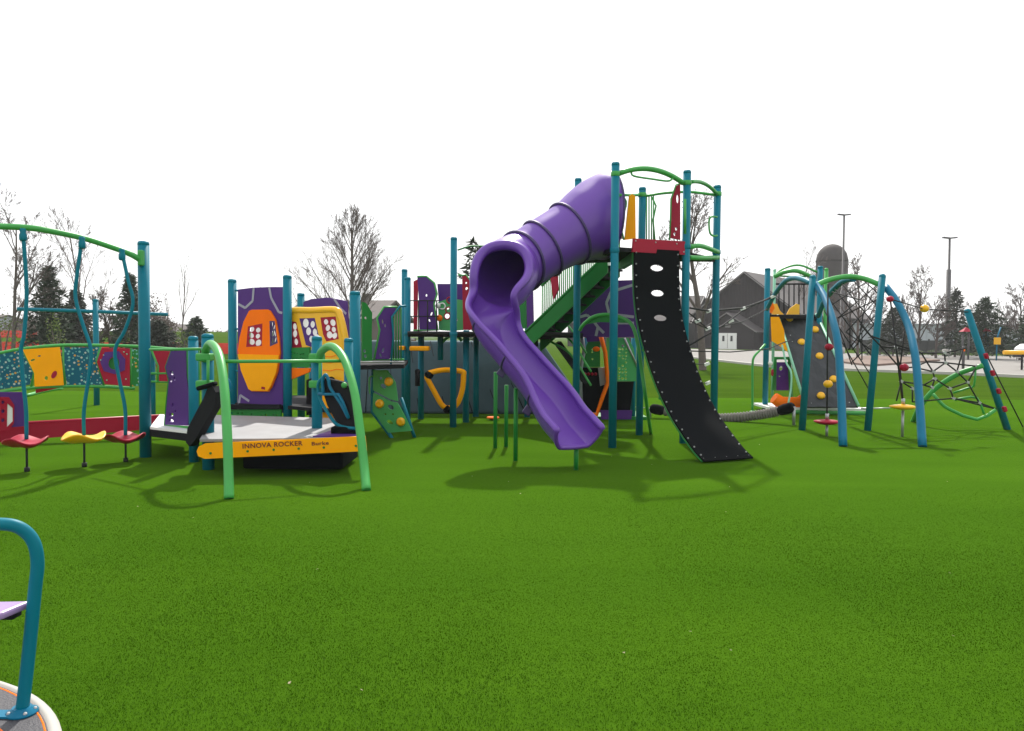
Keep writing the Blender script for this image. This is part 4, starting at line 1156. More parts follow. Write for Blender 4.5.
# lower half of the board is yellow : a second overlaid board
panel('lower_window_board', pp, [(240.6, 354), (281.3, 355), (278.8, 372), (273, 386.5), (270.2, 390.6), (254.2, 390.4), (251, 388.6), (243.6, 370)], .012, M['yellow'], ph, .056)
def bubbles(name, pl, quad, base_m, off, seed, parent, n=7, back=True):
    rnd = random.Random(seed); L_ = [pl.loc(*p) for p in quad]
    nc_, nr_ = (1, 3) if n < 5 else ((2, 3) if n < 8 else (2, 3))
    Wd = (Vector(L_[1]) - Vector(L_[0])).length; Hd = (Vector(L_[3]) - Vector(L_[0])).length
    hs = []
    for i in range(nc_):
        for j in range(nr_):
            u = (i + .5 + rnd.uniform(-.08, .08)) / nc_; v = (j + .5 + (.16 if i % 2 else -.10) + rnd.uniform(-.05, .05)) / nr_
            u = .07 + .86 * u; v = .07 + .86 * v
            a = Vector(L_[0]).lerp(Vector(L_[1]), u); b = Vector(L_[3]).lerp(Vector(L_[2]), u); c = a.lerp(b, v)
            hs.append((c, rnd.uniform(.68, 1.06)))
    rx_, rz_ = Wd * .47 / nc_, Hd * .47 / nr_
    hl = [ell(c.x, c.y, r * rx_, r * rz_, 12, rnd.uniform(-.5, .5)) for c, r in hs]
    panel_loc('sky_bright_backing', pl, L_, [], .008, M['skywhite'], parent, off - (.03 if back else .07))  # added white plate, stands in for bright sky behind the holes
    return panel_loc(name, pl, L_, hl, .02, base_m, parent, off)
bubbles('window_grille', pp, w1, M['red'], .036, 4, ph, 8, False)
bubbles('window_grille', pp, w2, M['flange'], .036, 5, ph, 5, False)
mb = MB(); strip(mb, pp, [(254.5, 288), (253.5, 301), (246, 308), (239, 304)], .035, .018); mb.build('inlay_line', M['line'], ph); mb = MB(); strip(mb, pp, [(270, 287.5), (272, 298), (279.5, 312), (283, 313)], .035, .018); mb.build('inlay_line', M['line'], ph); mb = MB(); strip(mb, pp, [(239, 410), (241, 395), (250, 401)], .035, .018)
mb.build('inlay_line', M['line'], ph)
mb = MB(); mb.box(pp.hit(267, 388) + pp.n * .066, (.08, .004, .035), Matrix.Rotation(.2, 3, 'Y')); mb.build('small_sign', M['red'], ph)
for y in (290.5, 329, 371, 405):
    mb = MB(); mb.tube([pp.hit(234, y) , pp.hit(240.5, y)], .016, 6); mb.tube([pp.hit(281.5, y), pp.hit(286, y)], .016, 6); mb.build('bracket', M['teal'], ph)
# perforated riser and white deck lip under the purple board
rnd = random.Random(9)
panel('lip_board', pp, [(227, 404), (284, 404), (284, 408.5), (227, 408.5)], .05, M['dark'], ph, .08)
x0, z0 = pp.loc(229, 420); x1, z1 = pp.loc(283, 409)
panel('riser_board', pp, [(228, 409), (284, 409), (284, 420), (228, 420)], .03, M['dgreen'], ph, .06, lholes=holes_grid(pp, (x0, z0 , x1, z1), .022, .065, rnd))
dkp = [at(230, 404, 12.2), at(287, 404, 11.75), at(350, 404, 11.0), at(349, 404, 13.5), at(240, 404, 14)]
deck(ph, [(p.x, p.y) for p in dkp], zat(260, 404, 12.0), .05, 'dark')
# humped purple rear board
pr = Plane((300, 14.0), (357, 13.2))
panel('rear_board', pr, [(304, 302), (312, 299), (329, 297.5), (347, 301), (350, 345), (345, 370), (304, 352)], .03, M['purple'], ph)
mb = MB(); strip(mb, pr, [(335, 299), (341, 308), (347, 314)], .04, .018); mb.build('inlay_line', M['line'], ph)
# yellow arched front with coloured windows
py_ = Plane((290, 11.9), (352, 11.3))
yo = [(291, 311), (296, 309), (336, 308), (341, 313), (346.5, 338), (348.5, 352), (348, 381), (322, 381), (322, 350), (291, 350)]
q1 = [(284, 320.5), (297, 322), (303.5, 349), (286, 349)]; q2 = [(300.5, 318.5), (316, 318), (321.5, 342), (312, 347), (307, 345)]; q3 = [(321.5, 317.5), (337, 316.5), (340, 339), (327.5, 341.5), (324, 334)]
q1 = [(291.8, 321), (297.5, 322), (303.5, 348), (291.8, 348)]
yb = panel('arched_front', py_, yo, .05, M['yplas'], ph, .0, [q1, q2, q3])
mb = MB(); mb.tube(cat([py_.hit(x, y) + py_.n * .0 for x, y in ((289, 313), (293, 310.5), (312, 310.5), (335, 310), (340, 316), (344.5, 335), (347, 352))], 5), .05, 10); mb.build('arched_rim', M['yplas'], ph)
bubbles('window_grille', py_, q1, M['red'], .012, 6, ph, 4)
bubbles('window_grille', py_, q2, M['purple'], .012, 7, ph, 7)
bubbles('window_grille', py_, q3, M['red'], .012, 8, ph, 7)
rnd = random.Random(12)
x0, z0 = py_.loc(293, 365); x1, z1 = py_.loc(311, 350)
panel('green_board', py_, [(291, 348), (313, 347), (313, 367), (291, 367)], .03, M['dgreen'], ph, .06, lholes=holes_grid(py_, (x0, z0, x1, z1), .016, .06, rnd))
panel('orange_board', py_, [(292.5, 368), (313, 368), (312, 372), (292.5, 380)], .03, M['orange'], ph, .05)
panel('dark_side_board', py_, [(292.5, 381), (312, 373), (318, 390), (312, 400), (304, 415), (292.5, 417)], .03, M['dark'], ph, -.3)
panel('yellow_lower_board', py_, [(322, 381.5), (348, 381.5), (349, 402), (338, 432), (325, 434)], .03, M['yellow'], ph, .08)
for y in (356, 362, 370):
    mb = MB(); strip(mb, py_, [(324, y), (332, y + .8), (338, y - 1), (345, y)], .01, .03); mb.build('inlay_line', M['orange'], ph)
mb = MB(); mb.sphere(py_.hit(336, 380) + py_.n * .1, .055); mb.build('knob', M['rubber'], ph)

# ---------------- wheelchair rocker ----------------
rk = thing('rocker_platform', 'low grey rocking platform with a yellow lettered edge board and two green arched legs', 'rocking platform', tuple(gnd(280, 460)))
K1 = post(rk, 208, 400, 9.35, 333.5, r=.068)
K2 = post(rk, 317, 400, 9.85, 336, r=.064)
K3 = post(rk, 193.5, 380, 9.9, 336, r=.06)
zk = .50
fl = [at(199, 445, 8.95), at(364, 437, 8.95)]
pf = Plane((199, 8.72), (366, 8.95))
fb_ = [(199, 446.5), (205, 443.5), (228, 442.3), (365.5, 436), (367, 450.8), (205, 458.6), (198.5, 456), (197, 451)]
eb = panel('edge_board', pf, fb_, .035, M['yellow'], rk)
bolts_on(rk, pf, [(211, 453), (248, 451), (274, 449.5), (299, 448.3), (324, 447.2), (356, 445.5)], .02, 'dgreen', .014)
def text(name, s, p0, p1, size, pl, off, m, parent, font_scale=1.0, shear=0):
    cu = bpy.data.curves.new(name, 'FONT'); cu.body = s; cu.size = size; cu.extrude = .002; cu.space_character = 1.08; cu.align_x = 'LEFT'; cu.offset = .0022; cu.shear = shear
    tmp = bpy.data.objects.new('tmp', cu); col.objects.link(tmp); bpy.context.view_layer.update()
    me = bpy.data.meshes.new_from_object(tmp); bpy.data.objects.remove(tmp)
    a, b = pl.loc(*p0), pl.loc(*p1)
    xs = [v.co.x for v in me.vertices]; W_ = max(xs) - min(xs); x0_ = min(xs)
    d = Vector((b[0] - a[0], b[1] - a[1])); k = d.length / W_; ang = math.atan2(d.y, d.x)
    for v in me.vertices:
        x, y, z = (v.co.x - x0_) * k, v.co.y * k * font_scale, v.co.z
        X = a[0] + x * math.cos(ang) - y * math.sin(ang); Z = a[1] + x * math.sin(ang) + y * math.cos(ang)
        v.co = pl.world(X, Z, off + z)
    me.name = name
    return link_mesh(name, me, m, parent)
text('lettering', 'INNOVA ROCKER', (243, 448.2), (303, 445.0), .1, pf, .0195, M['letter'], eb, .95)
text('lettering', 'Burke', (312, 445.2), (329, 444.2), .1, pf, .0195, M['letter'], eb, .75)
# deck : steel plate with a dimpled pattern
dl = [(pf.hit(199, 444).x, pf.hit(199, 444).y + .02), (pf.hit(361, 437).x, pf.hit(361, 437).y + .02)]
zk = pf.hit(280, 439.5).z - .005
bk = [at(350, 419, 11.0), at(214, 421, 11.35)]
mdk = mat('perforated_steel_plate', (0.30, 0.30, 0.315), 0.6, 0.2, 3, metal=.1)
n_ = mdk.node_tree.nodes; l_ = mdk.node_tree.links; vo = n_.new('ShaderNodeTexVoronoi'); vo.inputs['Scale'].default_value = 28; vo.inputs['Randomness'].default_value = 0
tcx = n_.new('ShaderNodeTexCoord'); l_.new(tcx.outputs['Object'], vo.inputs['Vector']); bpx = n_.new('ShaderNodeBump'); bpx.inputs['Strength'].default_value = .6; bpx.inputs['Distance'].default_value = .01
l_.new(vo.outputs['Distance'], bpx.inputs['Height']); l_.new(bpx.outputs['Normal'], n_['Principled BSDF'].inputs['Normal'])
mb = MB(); mb.slab([(dl[0][0], dl[0][1], zk), (dl[1][0], dl[1][1], zk), (bk[0].x, bk[0].y, zk), (bk[1].x, bk[1].y, zk)], .03, (0, 0, 1)); mb.build('deck_plate', mdk, rk)
mb = MB(); mb.slab([(dl[1][0] - .55, dl[1][1] + .01, zk + .02), (dl[1][0] - .05, dl[1][1] + .01, zk + .02), (dl[1][0] - .2, dl[1][1] + .8, zk + .02), (dl[1][0] - .45, dl[1][1] + .7, zk + .02)], .012, (0, 0, 1)); mb.build('purple_mat', M['purple'], rk)
# black spring housing under the deck
c_ = pf.hit(285, 460)
mb = MB(); mb.box((c_.x, c_.y + .75, .14), (1.15, .9, .2)); mb.build('spring_housing', M['rubber'], rk, .03)
mb = MB(); mb.box((c_.x - .1, c_.y + .85, .28), (1.2, 1.2, .05)); mb.build('under_frame', M['dark'], rk)
# arched green legs
def gleg(pts, r): 
    mb = MB(); mb.tube(cat(pts, 8), r, 14); mb.build('arched_leg', M['green'], rk)
gleg([at(205, 361, 9.3), at(206, 350, 9.25), at(211, 344, 9.0), at(219, 355, 8.6), at(224, 385, 8.25), at(227, 430, 7.95), at(228.5, 470, 7.8), gnd(229, 499)], .047)
gleg([at(318, 361, 9.75), at(322, 351, 9.65), at(332, 346.5, 9.4), at(344, 359, 9.1), at(354, 390, 8.75), at(360, 430, 8.5), at(364, 465, 8.35), gnd(366.5, 490.5)], .047)
mb = MB(); mb.tube([at(221, 361.5, 8.55), at(343, 361, 9.1)], .019, 10); mb.build('cross_rail', M['green'], rk)
mb = MB(); mb.tube([at(150, 349.5, 10.0), at(204, 349, 9.35)], .017, 8); mb.build('cross_rail', M['green'], rk)
for px, Y in ((205, 9.28), (317, 9.78)):
    for y in (357, 384):
        mb = MB(); p = at(px, y, Y); mb.box(p, (.17, .17, .09)); mb.build('clamp', M['green'], rk, .02)
    mb = MB(); mb.tube([at(px + 3, 360, Y - .09), at(px + 3, 388, Y - .09)], .018, 8); mb.build('clamp_rod', M['green'], rk)
# leaning black end boards with blue tube frames
pl_ = Plane((190, 9.2), (220, 8.95))
o = panel('end_board', pl_, [(216, 386), (219.5, 392), (218, 406), (198.5, 440), (193, 446), (189.5, 442), (191, 428), (207, 398), (211, 388)], .10, M['dark'], rk)
mb = MB(); p = at(207, 386, 9.0); mb.box(p, (.22, .12, .05), Matrix.Rotation(-.3, 3, 'Y')); mb.build('pad', M['rubber'], rk, .02)
mb = MB(); mb.tube(cat([at(226, 378, 9.0), at(229.5, 383, 9.0), at(229.5, 389, 9.0), at(227, 392, 9.0)], 5), .02, 8); mb.build('blue_frame', M['bluetube'], rk)
pr_ = Plane((320, 9.5), (362, 9.2))
panel('seat_back', pr_, [(322, 384), (327, 378), (345, 382), (351, 387), (358, 405), (361, 428), (346, 426), (338, 422), (329, 405)], .06, M['dark'], rk)
mb = MB(); mb.tube(cat([pr_.hit(x, y) + pr_.n * .06 for x, y in ((327, 393), (326, 381), (329, 374.5), (332, 380), (334, 388), (344, 403), (352, 418))], 5), .020, 8); mb.build('blue_frame', M['bluetube'], rk)
mb = MB(); mb.tube([pr_.hit(x, y) + pr_.n * .06 for x, y in ((322, 393.5), (330, 394), (342, 394), (346, 401), (352, 417))], .018, 8); mb.build('blue_frame', M['bluetube'], rk)
mb = MB(); mb.tube(cat([pr_.hit(x, y) + pr_.n * .05 for x, y in ((327, 376), (321, 384), (323, 398), (331, 413), (339, 423.5), (348, 427), (358, 428))], 5), .020, 8); mb.build('blue_frame', M['teal'], rk)
mb = MB(); p = pr_.hit(350, 429); mb.box(p + Vector((-.06, .05, -.02)), (.30, .25, .1)); mb.build('seat_base', M['rubber'], rk, .02)
mb = MB(); mb.sphere(pr_.hit(347, 385) + pr_.n * .05, .035); mb.build('knob', M['green'], rk)

# ---------------- entry ramp with red boards and purple gate ----------------
ra = thing('entry_ramp', 'low grey ramp with red side boards and a purple gate board beside the rocking platform', 'ramp', tuple(gnd(150, 440)))
prr = Plane((-60, 10.9), (172, 12.2))
panel('side_board', prr, [(-70, 428), (0, 425.5), (60, 422), (130, 418), (172, 415.5), (172, 425), (150, 429), (80, 435), (0, 442), (-70, 445)], .05, M['red'], ra)
for a_, b_ in (((-60, 427.5), (171, 415.3)),):
    mb = MB(); mb.tube([prr.hit(*a_), prr.hit(*b_)], .025, 6); mb.build('board_cap', M['red'], ra)
q = [at(150, 425, 10.2), at(195, 431, 9.7), at(192, 424, 11.4), at(160, 421, 11.8)]
zq = zat(175, 427, 10.2)
deck(ra, [(p.x, p.y) for p in q], zq, .03, 'white'); deck(ra, [(p.x, p.y) for p in q], zq - .034, .09, 'dark', 'deck_edge')
pq = Plane((166, 10.35), (200, 9.9))
panel('gate_board', pq, [(172, 351), (187, 350.5), (187.5, 375), (190, 395), (189, 425.5), (166, 424.5), (168, 400), (170, 380), (166.5, 367)], .03, M['purple'], ra, 0,
      [ell(172.8, 373, 1.3, 2.6, 8, -.5), ell(171.8, 380, 1.2, 2.6, 8, -.4), ell(175.5, 378.5, .9, 2.2, 8, -.3), ell(172.5, 414.5, 2.2, 2, 8), ell(172.3, 420.5, 2.6, 1.6, 8, .4), ell(173.8, 405, 1, 2.2, 8), ell(176.5, 411, .9, .9, 6)])
mb = MB(); mb.tube([pq.hit(x, y) for x, y in ((188, 350.5), (188.5, 375), (191, 395), (190.5, 427))], .02, 8); mb.build('gate_frame', M['dgreen'], ra)
mb = MB(); mb.tube([pq.hit(x, y) for x, y in ((172, 350), (166, 367), (169, 380), (167, 400), (165, 424), (166, 430))], .016, 8); mb.build('gate_frame', M['dgreen'], ra)
mb = MB(); mb.tube([pq.hit(165, 426), pq.hit(192, 427.5)], .018, 8); mb.build('gate_frame', M['green'], ra)
for px in (191.5, 195, 198.5):
    mb = MB(); mb.tube([pq.hit(px, 350), pq.hit(px, 424)], .017, 8); mb.build('baluster', M['dgreen'], ra)
# red and purple play board with window at the left edge
pe = Plane((-20, 10.4), (16, 10.7))
wb = [(-30, 396), (8, 397), (13.5, 405), (13, 423), (8, 430), (-30, 432)]
panel('play_board', pe, [(-40, 392), (24, 392), (24, 426), (-40, 432)], .03, M['purple'], ra)
panel('play_board_face', pe, wb, .025, M['red'], ra, .03, [[(6.5, 403), (12, 408), (12, 421), (6, 427)], ell(2, 402, 1.6, 1.8, 8), ell(2, 411, 1.8, 2, 8), ell(2, 420, 1.8, 2, 8)])
panel('play_board_window', pe, [(5.5, 402), (12.5, 407), (12.5, 422), (5.5, 428)], .01, M['white'], ra, .025)

# ---------------- curved panel bridge ----------------
br = thing('panel_bridge', 'curved walkway rail of blue, yellow, red and purple boards between green rails', 'play bridge', tuple(gnd(90, 410)))
pbz = Plane((0, 12.9), (170, 13.9))
top = [(-30, 360), (0, 353), (25, 348.5), (60, 345.3), (100, 345.3), (140, 346.5), (172, 349), (200, 350)]
bot = [(-30, 400), (0, 392), (25, 388.5), (60, 386.3), (100, 386.5), (135, 388.5), (170, 381)]
for pts, nm in ((top, 'top_rail'), (bot[:6], 'bottom_rail')):
    mb = MB(); mb.tube(cat([pbz.hit(*p) for p in pts], 5), .026, 8); mb.build(nm, M['green'], br)
rnd = random.Random(5)
def dot_mat(base):
    m = base.copy(); m.name = base.name + '_dotted'
    n = m.node_tree.nodes; l = m.node_tree.links; b = n['Principled BSDF']
    src = b.inputs['Base Color'].links[0].from_socket
    tcd = n.new('ShaderNodeTexCoord'); vo = n.new('ShaderNodeTexVoronoi'); vo.inputs['Scale'].default_value = 19; vo.inputs['Randomness'].default_value = .9
    l.new(tcd.outputs['Object'], vo.inputs['Vector'])
    cr = n.new('ShaderNodeValToRGB'); cr.color_ramp.elements[0].position = .30; cr.color_ramp.elements[0].color = (1, 1, 1, 1); cr.color_ramp.elements[1].position = .36; cr.color_ramp.elements[1].color = (0, 0, 0, 1)
    l.new(vo.outputs['Distance'], cr.inputs['Fac'])
    cc = n.new('ShaderNodeValToRGB'); cc.color_ramp.interpolation = 'CONSTANT'
    cc.color_ramp.elements[0].color = (.15, .42, .38, 1); cc.color_ramp.elements[1].position = .5; cc.color_ramp.elements[1].color = (.45, .5, .45, 1)
    e = cc.color_ramp.elements.new(.8); e.color = (.55, .3, .05, 1)
    sx = n.new('ShaderNodeSeparateColor'); l.new(vo.outputs['Color'], sx.inputs['Color']); l.new(sx.outputs['Red'], cc.inputs['Fac'])
    mm = n.new('ShaderNodeMix'); mm.data_type = 'RGBA'
    l.new(cr.outputs['Color'], mm.inputs['Factor']); l.new(src, mm.inputs['A']); l.new(cc.outputs['Color'], mm.inputs['B']); l.new(mm.outputs['Result'], b.inputs['Base Color'])
    return m
def dotted(name, pts, m, seed, n=60, cols=('greyp', 'yellow', 'pgreen', 'white'), off=0.0, r=.014):
    o_ = panel(name, pbz, pts, .025, dot_mat(m), br, off)
    return o_
dotted('blue_board', [(-25, 361), (0, 354.5), (21, 350), (33, 372), (30, 384.5), (0, 389.5), (-25, 396)], M['blue'], 1, 190, r=.0105)
yb_ = panel('yellow_board', pbz, [(23, 349.5), (60, 347), (62.5, 366), (64, 385), (35, 386.5), (34.5, 373)], .025, M['yellow'], br, .03, [ell(33, 360, 2.6, 1.0, 8, -.3), ell(39.5, 356, 2, .8, 8, -.2), ell(46.5, 378, 1.8, 2.2, 8, .4)])
panel('red_patch', pbz, ell(54.5, 374.5, 2.4, 4.2, 12, .5), .008, M['red'], yb_, .046)
dotted('blue_board', [(64.5, 347.5), (98, 347.5), (96, 360), (103, 384.5), (67, 385), (64.5, 366)], M['blue'], 2, 170, r=.0105)
rb = panel('red_board', pbz, [(102, 348), (130, 348.5), (130, 386), (105, 384), (97, 362)], .025, M['red'], br, .03, [ell(114.5, 364, 6, 7, 12)])
panel('purple_ring', pbz, [(105, 352), (119, 351), (125.5, 359), (125, 370), (115, 374), (104, 371), (100.5, 362)], .012, M['purple'], rb, .048, [ell(114, 363, 5.5, 6.5, 12)])
panel('dark_centre', pbz, ell(114, 363, 7, 8, 12), .01, M['dgreen'], rb, .0)
for x, y in ((104, 355), (127, 354), (107, 380), (120, 381), (126, 379), (101, 360), (124, 352)):
    mb = MB(); mb.sphere(pbz.hit(x, y) + pbz.n * .045, .013, seg=8); mb.build('button', M['pgreen'], rb)
dotted('teal_board', [(131.5, 349), (150, 350), (150, 386), (131.5, 386)], M['dgreen'], 3, 60)
panel('red_board', pbz, [(153, 350), (173, 351.5), (166, 368), (168, 382), (158, 381), (157, 368)], .025, M['red'], br, .0)
for pts, r_ in ([(150, 373.5), (178, 373)], .022), ([(150, 381.5), (170, 382)], .018), ([(131, 348), (131, 389)], .02), ([(151, 349), (158, 366), (158, 382)], .02), ([(173, 350), (166, 367)], .018), \
        ([(22, 348.5), (34, 373), (31, 388)], .018), ([(63, 346), (65, 386)], .018), ([(101, 346), (96, 360), (104, 386)], .018):
    mb = MB(); mb.tube([pbz.hit(*p) for p in pts], r_, 6); mb.build('upright_rail', M['green'], br)
# walkway floor and far rail seen through the gap
mb = MB(); mb.tube(cat([at(25, 396, 13.6), at(45, 391, 14.4), at(62, 388, 15)], 4), .03, 6); mb.build('far_rail', M['green'], br)
panel('red_flap', pbz, [(33, 389), (62, 388), (33, 394.5)], .03, M['red'], br, -.3)
for px in (-18, 150, 178):
    p = pbz.hit(px, 380); mb = MB(); mb.lathe((p.x, p.y + .1, 0), [(.045, 0), (.045, zat(px, 352, p.y))], 12); mb.build('post', M['teal'], br)

# ---------------- crossbar post ----------------
tp = thing('crossbar_post', 'teal post with one long horizontal bar behind the coloured boards', 'bar post', tuple(gnd(96.5, 404.5)))
q = post(tp, 96.5, 380, 17.5, 299, r=.06)
mb = MB(); mb.tube([at(17, 309, 16.9), at(96, 311.5, 17.5), at(168, 314.5, 18.1)], .04, 10); mb.build('crossbar', M['teal'], tp)

# ---------------- hanging pod climber ----------------
pod = thing('pod_climber', 'arched green beam on a tall teal post with three hanging stepping pods', 'pod climber', tuple(gnd(145, 459)))
post(pod, 144.5, 350, 10.25, 241, r=.071)
beam = cat([at(-150, 236, 7.9), at(-60, 226.5, 8.5), at(0, 226.5, 9.0), at(30, 228, 9.15), at(50, 231, 9.3), at(83, 238, 9.6), at(110, 246.5, 9.85), at(130, 254, 10.05), at(142, 261, 10.2)], 5)
mb = MB(); mb.tube(beam, .036, 12); mb.build('arch_beam', M['green'], pod)
mb = MB(); p = at(141.5, 258, 10.18); mb.box(p, (.07, .1, .2)); mb.build('beam_bracket', M['green'], pod, .02)
post(pod, -152, 350, 7.9, 215, r=.071)
def pod_(pts, Y, gy, m, seed):
    P = [at(x, y, Y) for x, y in pts]
    mb = MB(); mb.tube(cat(P, 4), .022, 10); pole = mb.build('pod_pole', M['bluetube'] if 0 else M['teal'], pod)
    mb = MB(); c0_ = at(pts[0][0], pts[0][1] + 1, Y); mb.lathe(c0_, [(.03, -.09), (.04, -.07), (.04, -.02), (.03, 0), (.035, .03), (.03, .05)], 12); mb.build('swivel', M['teal'], pole)
    c_ = P[-1] - Vector((0, 0, .025)); n = 28; bm_ = MB()
    rnd = random.Random(seed); ph_ = rnd.random() * 6
    rows = []
    for (r, z) in ((.03, .035), (.09, .02), (.18, .018), (.25, .035), (.275, .035), (.265, .015), (.15, -.045), (.04, -.055)):
        row = []
        for k in range(n):
            a = 2 * PI * k / n; wv = .036 * math.sin(3 * a + ph_) * (r / .27) ** 2; rr = r * (1 + .05 * math.cos(3 * a + ph_ + 1))
            rr *= .86; row.append(bm_.bm.verts.new(c_ + Vector((rr * math.cos(a), rr * math.sin(a), z + wv))))
        rows.append(row)
    for a, b in zip(rows, rows[1:]):
        for k in range(n): f = bm_.bm.faces.new((a[k], a[(k + 1) % n], b[(k + 1) % n], b[k])); f.smooth = True
    bm_.bm.faces.new(rows[0]); bm_.bm.faces.new(rows[-1][::-1])
    bm_.build('stepping_pod', M[m], pod)
    mb = MB(); mb.tube([c_ + Vector((0, 0, -.05)), (c_.x, c_.y, 0.0)], .013, 8); mb.tube([(c_.x, c_.y, .0), (c_.x, c_.y, .05)], .03, 8); mb.build('anchor_rod', M['rope'], pod)
pod_([(23, 232), (26, 275), (26.5, 300), (24, 335), (21, 350), (23, 380), (26, 410), (26.5, 440)], 9.1, 473, 'red', 1)
pod_([(82, 240), (77, 275), (75.5, 298), (83, 325), (91, 350), (89, 375), (84, 410), (84, 436)], 9.45, 468, 'yplas', 2)
pod_([(122, 252), (128, 280), (133, 303), (125, 330), (115, 350), (119, 378), (125, 408), (125.5, 436)], 9.85, 463, 'red', 3)

# ---------------- spinner (merry go round) ----------------
spn_ = thing('spinner', 'round spinner with white rim and teal hand loop at the lower left corner', 'merry-go-round', (-2.70, 2.37, 0))
cx, cy = -2.70, 2.37; RR = 1.17
mb = MB(); mb.lathe((cx, cy, 0), [(RR - .04, .02), (RR, .03), (RR + .005, .07), (RR - .015, .085), (RR - .036, .086), (RR - .040, .075)], 96); mb.build('rim', M['kerb'], spn_)
mfl = mat('spinner_floor', (0.065, 0.062, 0.072), 0.55, 0.15, 9, bump=.3, bscale=120)
mb = MB(); mb.lathe((cx, cy, 0), [(RR - .041, .05), (RR - .041, .079)], 96); mb.build('floor', mfl, spn_)
mb = MB(); mb.tube([(cx + (RR - .050) * math.cos(2 * PI * k / 96), cy + (RR - .050) * math.sin(2 * PI * k / 96),   .077) for k in range(96)], .0045, 6, closed=True)
mb.build('inlay_ring', M['orange'], spn_)
mb = MB()
for a in np.linspace(0, 2 * PI, 22)[:-1]:
    p = Vector((cx + (RR - .2) * math.cos(a + .1), cy + (RR - .2) * math.sin(a + .1), .0805)); mb.box(p, (.03, .055, .003), Matrix.Rotation(a + .3, 3, 'Z'))
mb.build('orange_marks', M['orange'], spn_)
bp_ = gnd(22, 712, .085)
tpz = lambda px, py, Y: at(px, py, Y)
hp_ = [bp_, at(28, 660, bp_.y + .0), at(35, 590, bp_.y), at(37.5, 562, bp_.y), at(33, 541, bp_.y - .01), at(20, 528, bp_.y - .03), at(0, 524, bp_.y - .06), at(-40, 526, bp_.y - .12), at(-110, 545, bp_.y - .22), at(-140, 600, bp_.y - .26), at(-150, 700, bp_.y - .27)]
hp_[-1].z = .085
mb = MB(); mb.tube(cat(hp_, 7), .0245, 16); mb.build('hand_loop', M['teal'], spn_)
mb = MB(); mb.lathe(bp_, [(.058, -.005), (.058, .004), (.035, .012), (.035, .022)], 20); mb.box(bp_ + Vector((-.06, -.02, 0)), (.09, .06, .008)); fo = mb.build('foot_plate', M['bluetube'], spn_)
mb = MB()
for a in (.4, 2.2, 3.9, 5.5): mb.bolt(bp_ + Vector((.046 * math.cos(a), .046 * math.sin(a), .004)), (0, 0, 1), .008, .01)
mb.build('foot_bolts', M['steel'], spn_)
z_ = zat(10, 606, bp_.y)
a, b = at(27, 607, bp_.y), at(-80, 607, bp_.y - .15)
mb = MB(); mb.slab([(a.x, a.y + .03, z_ - .002), (a.x - .03, a.y - .1, z_ - .004), (b.x, b.y - .38, z_), (b.x, b.y + .15, z_)], .03, (0, 0, 1)); se = mb.build('seat', mat('lilac_seat', (.40, .26, .55), .35), spn_, .01)
mb = MB(); mb.box((a.x - .07, a.y, z_ - .03), (.06, .06, .03)); mb.build('seat_bracket', M['dark'], spn_)
mb = MB(); mb.lathe((cx, cy, 0), [(.12, .08), (.12, .1), (.03, .12), (.03, .7), (.02, .72)], 18); mb.build('centre_column', M['teal'], spn_)

# ---------------- rolling log ----------------
lg = thing('rolling_log', 'ribbed pale grey rolling log with black end caps lying low behind the black slope', 'rolling log', tuple(gnd(720, 425)))
A_, B_ = at(650, 408, 15.6), at(794, 406.5, 14.5)
pA, pB = at(664, 411, 15.5), at(778, 411.5, 14.7)
P = cat([pA, at(700, 417.5, 15.3), at(727, 418, 15.1), at(755, 415.5, 14.9), pB], 18)
mb = MB(); mb.tube(P, [.10 if i % 2 else .076 for i in range(len(P))], 14, smooth=False); mb.build('log_body', M['log'], lg)
for a, b, s in ((A_, pA, 1), (pB, B_, 1)):
    mb = MB(); mb.tube(cat([a, a.lerp(b, .2), a.lerp(b, .5), a.lerp(b, .8), b], 2), [.05, .08, .095, .1, .105, .1, .1, .09, .06], 12); mb.build('end_cap', M['rubber'], lg)
for p in (A_, B_):
    mb = MB(); mb.tube([(p.x, p.y, 0), (p.x, p.y, p.z)], .03, 8); mb.build('leg', M['steel'], lg)
mb = MB(); mb.tube([A_ + Vector((-.1, 0, 0)), A_ + Vector((-.3, .05, .02))], .012, 6); mb.build('tether', M['steel'], lg)

# ---------------- rock climbing tower ----------------
rt = thing('rock_wall_tower', 'small climbing tower with a sloping dark rock wall and orange and yellow boards', 'climbing tower', tuple(gnd(800, 412)))
R1 = post(rt, 766.5, 330, 17.4, 268, r=.06)
R2 = post(rt, 773.5, 330, 18.4, 269, r=.032, m='pgreen')
R3 = post(rt, 819, 330, 17.6, 266, r=.06)
R4 = post(rt, 825, 330, 18.4, 268, r=.045, m='green')
deck(rt, [(R1.x, R1.y), (R3.x, R3.y), (R4.x, R4.y + .3), (R2.x, R2.y + .3)], zat(795, 315, 17.6), .08)
mb = MB(); mb.tube(cat([at(774, 276, 17.6), at(785, 268, 17.6), at(800, 265.3, 17.6), at(817, 272, 17.6)], 5), .022, 8); mb.tube(cat([at(774, 277, 17.5), at(785, 272, 17.4), at(797, 271, 17.3), at(810, 276, 17.5)], 5), .045, 8); mb.build('arch_rail', M['green'], rt)
mb = MB(); mb.tube(cat([at(779, 276, 17.9), at(796, 276.5, 17.9), at(812, 276, 17.9)], 5), .018, 8); mb.build('grab_bar', M['dgreen'], rt)
for px in (779, 784, 789, 794, 799, 804, 809):
    mb = MB(); mb.tube([at(px, 284 if px not in (779, 809) else 288, 18.3), at(px, 315, 18.3)], .014, 6); mb.build('baluster', M['dark'], rt)
mb = MB(); mb.tube([at(776, 284, 18.3), at(812, 284, 18.3)], .02, 6); mb.build('rail', M['dark'], rt)
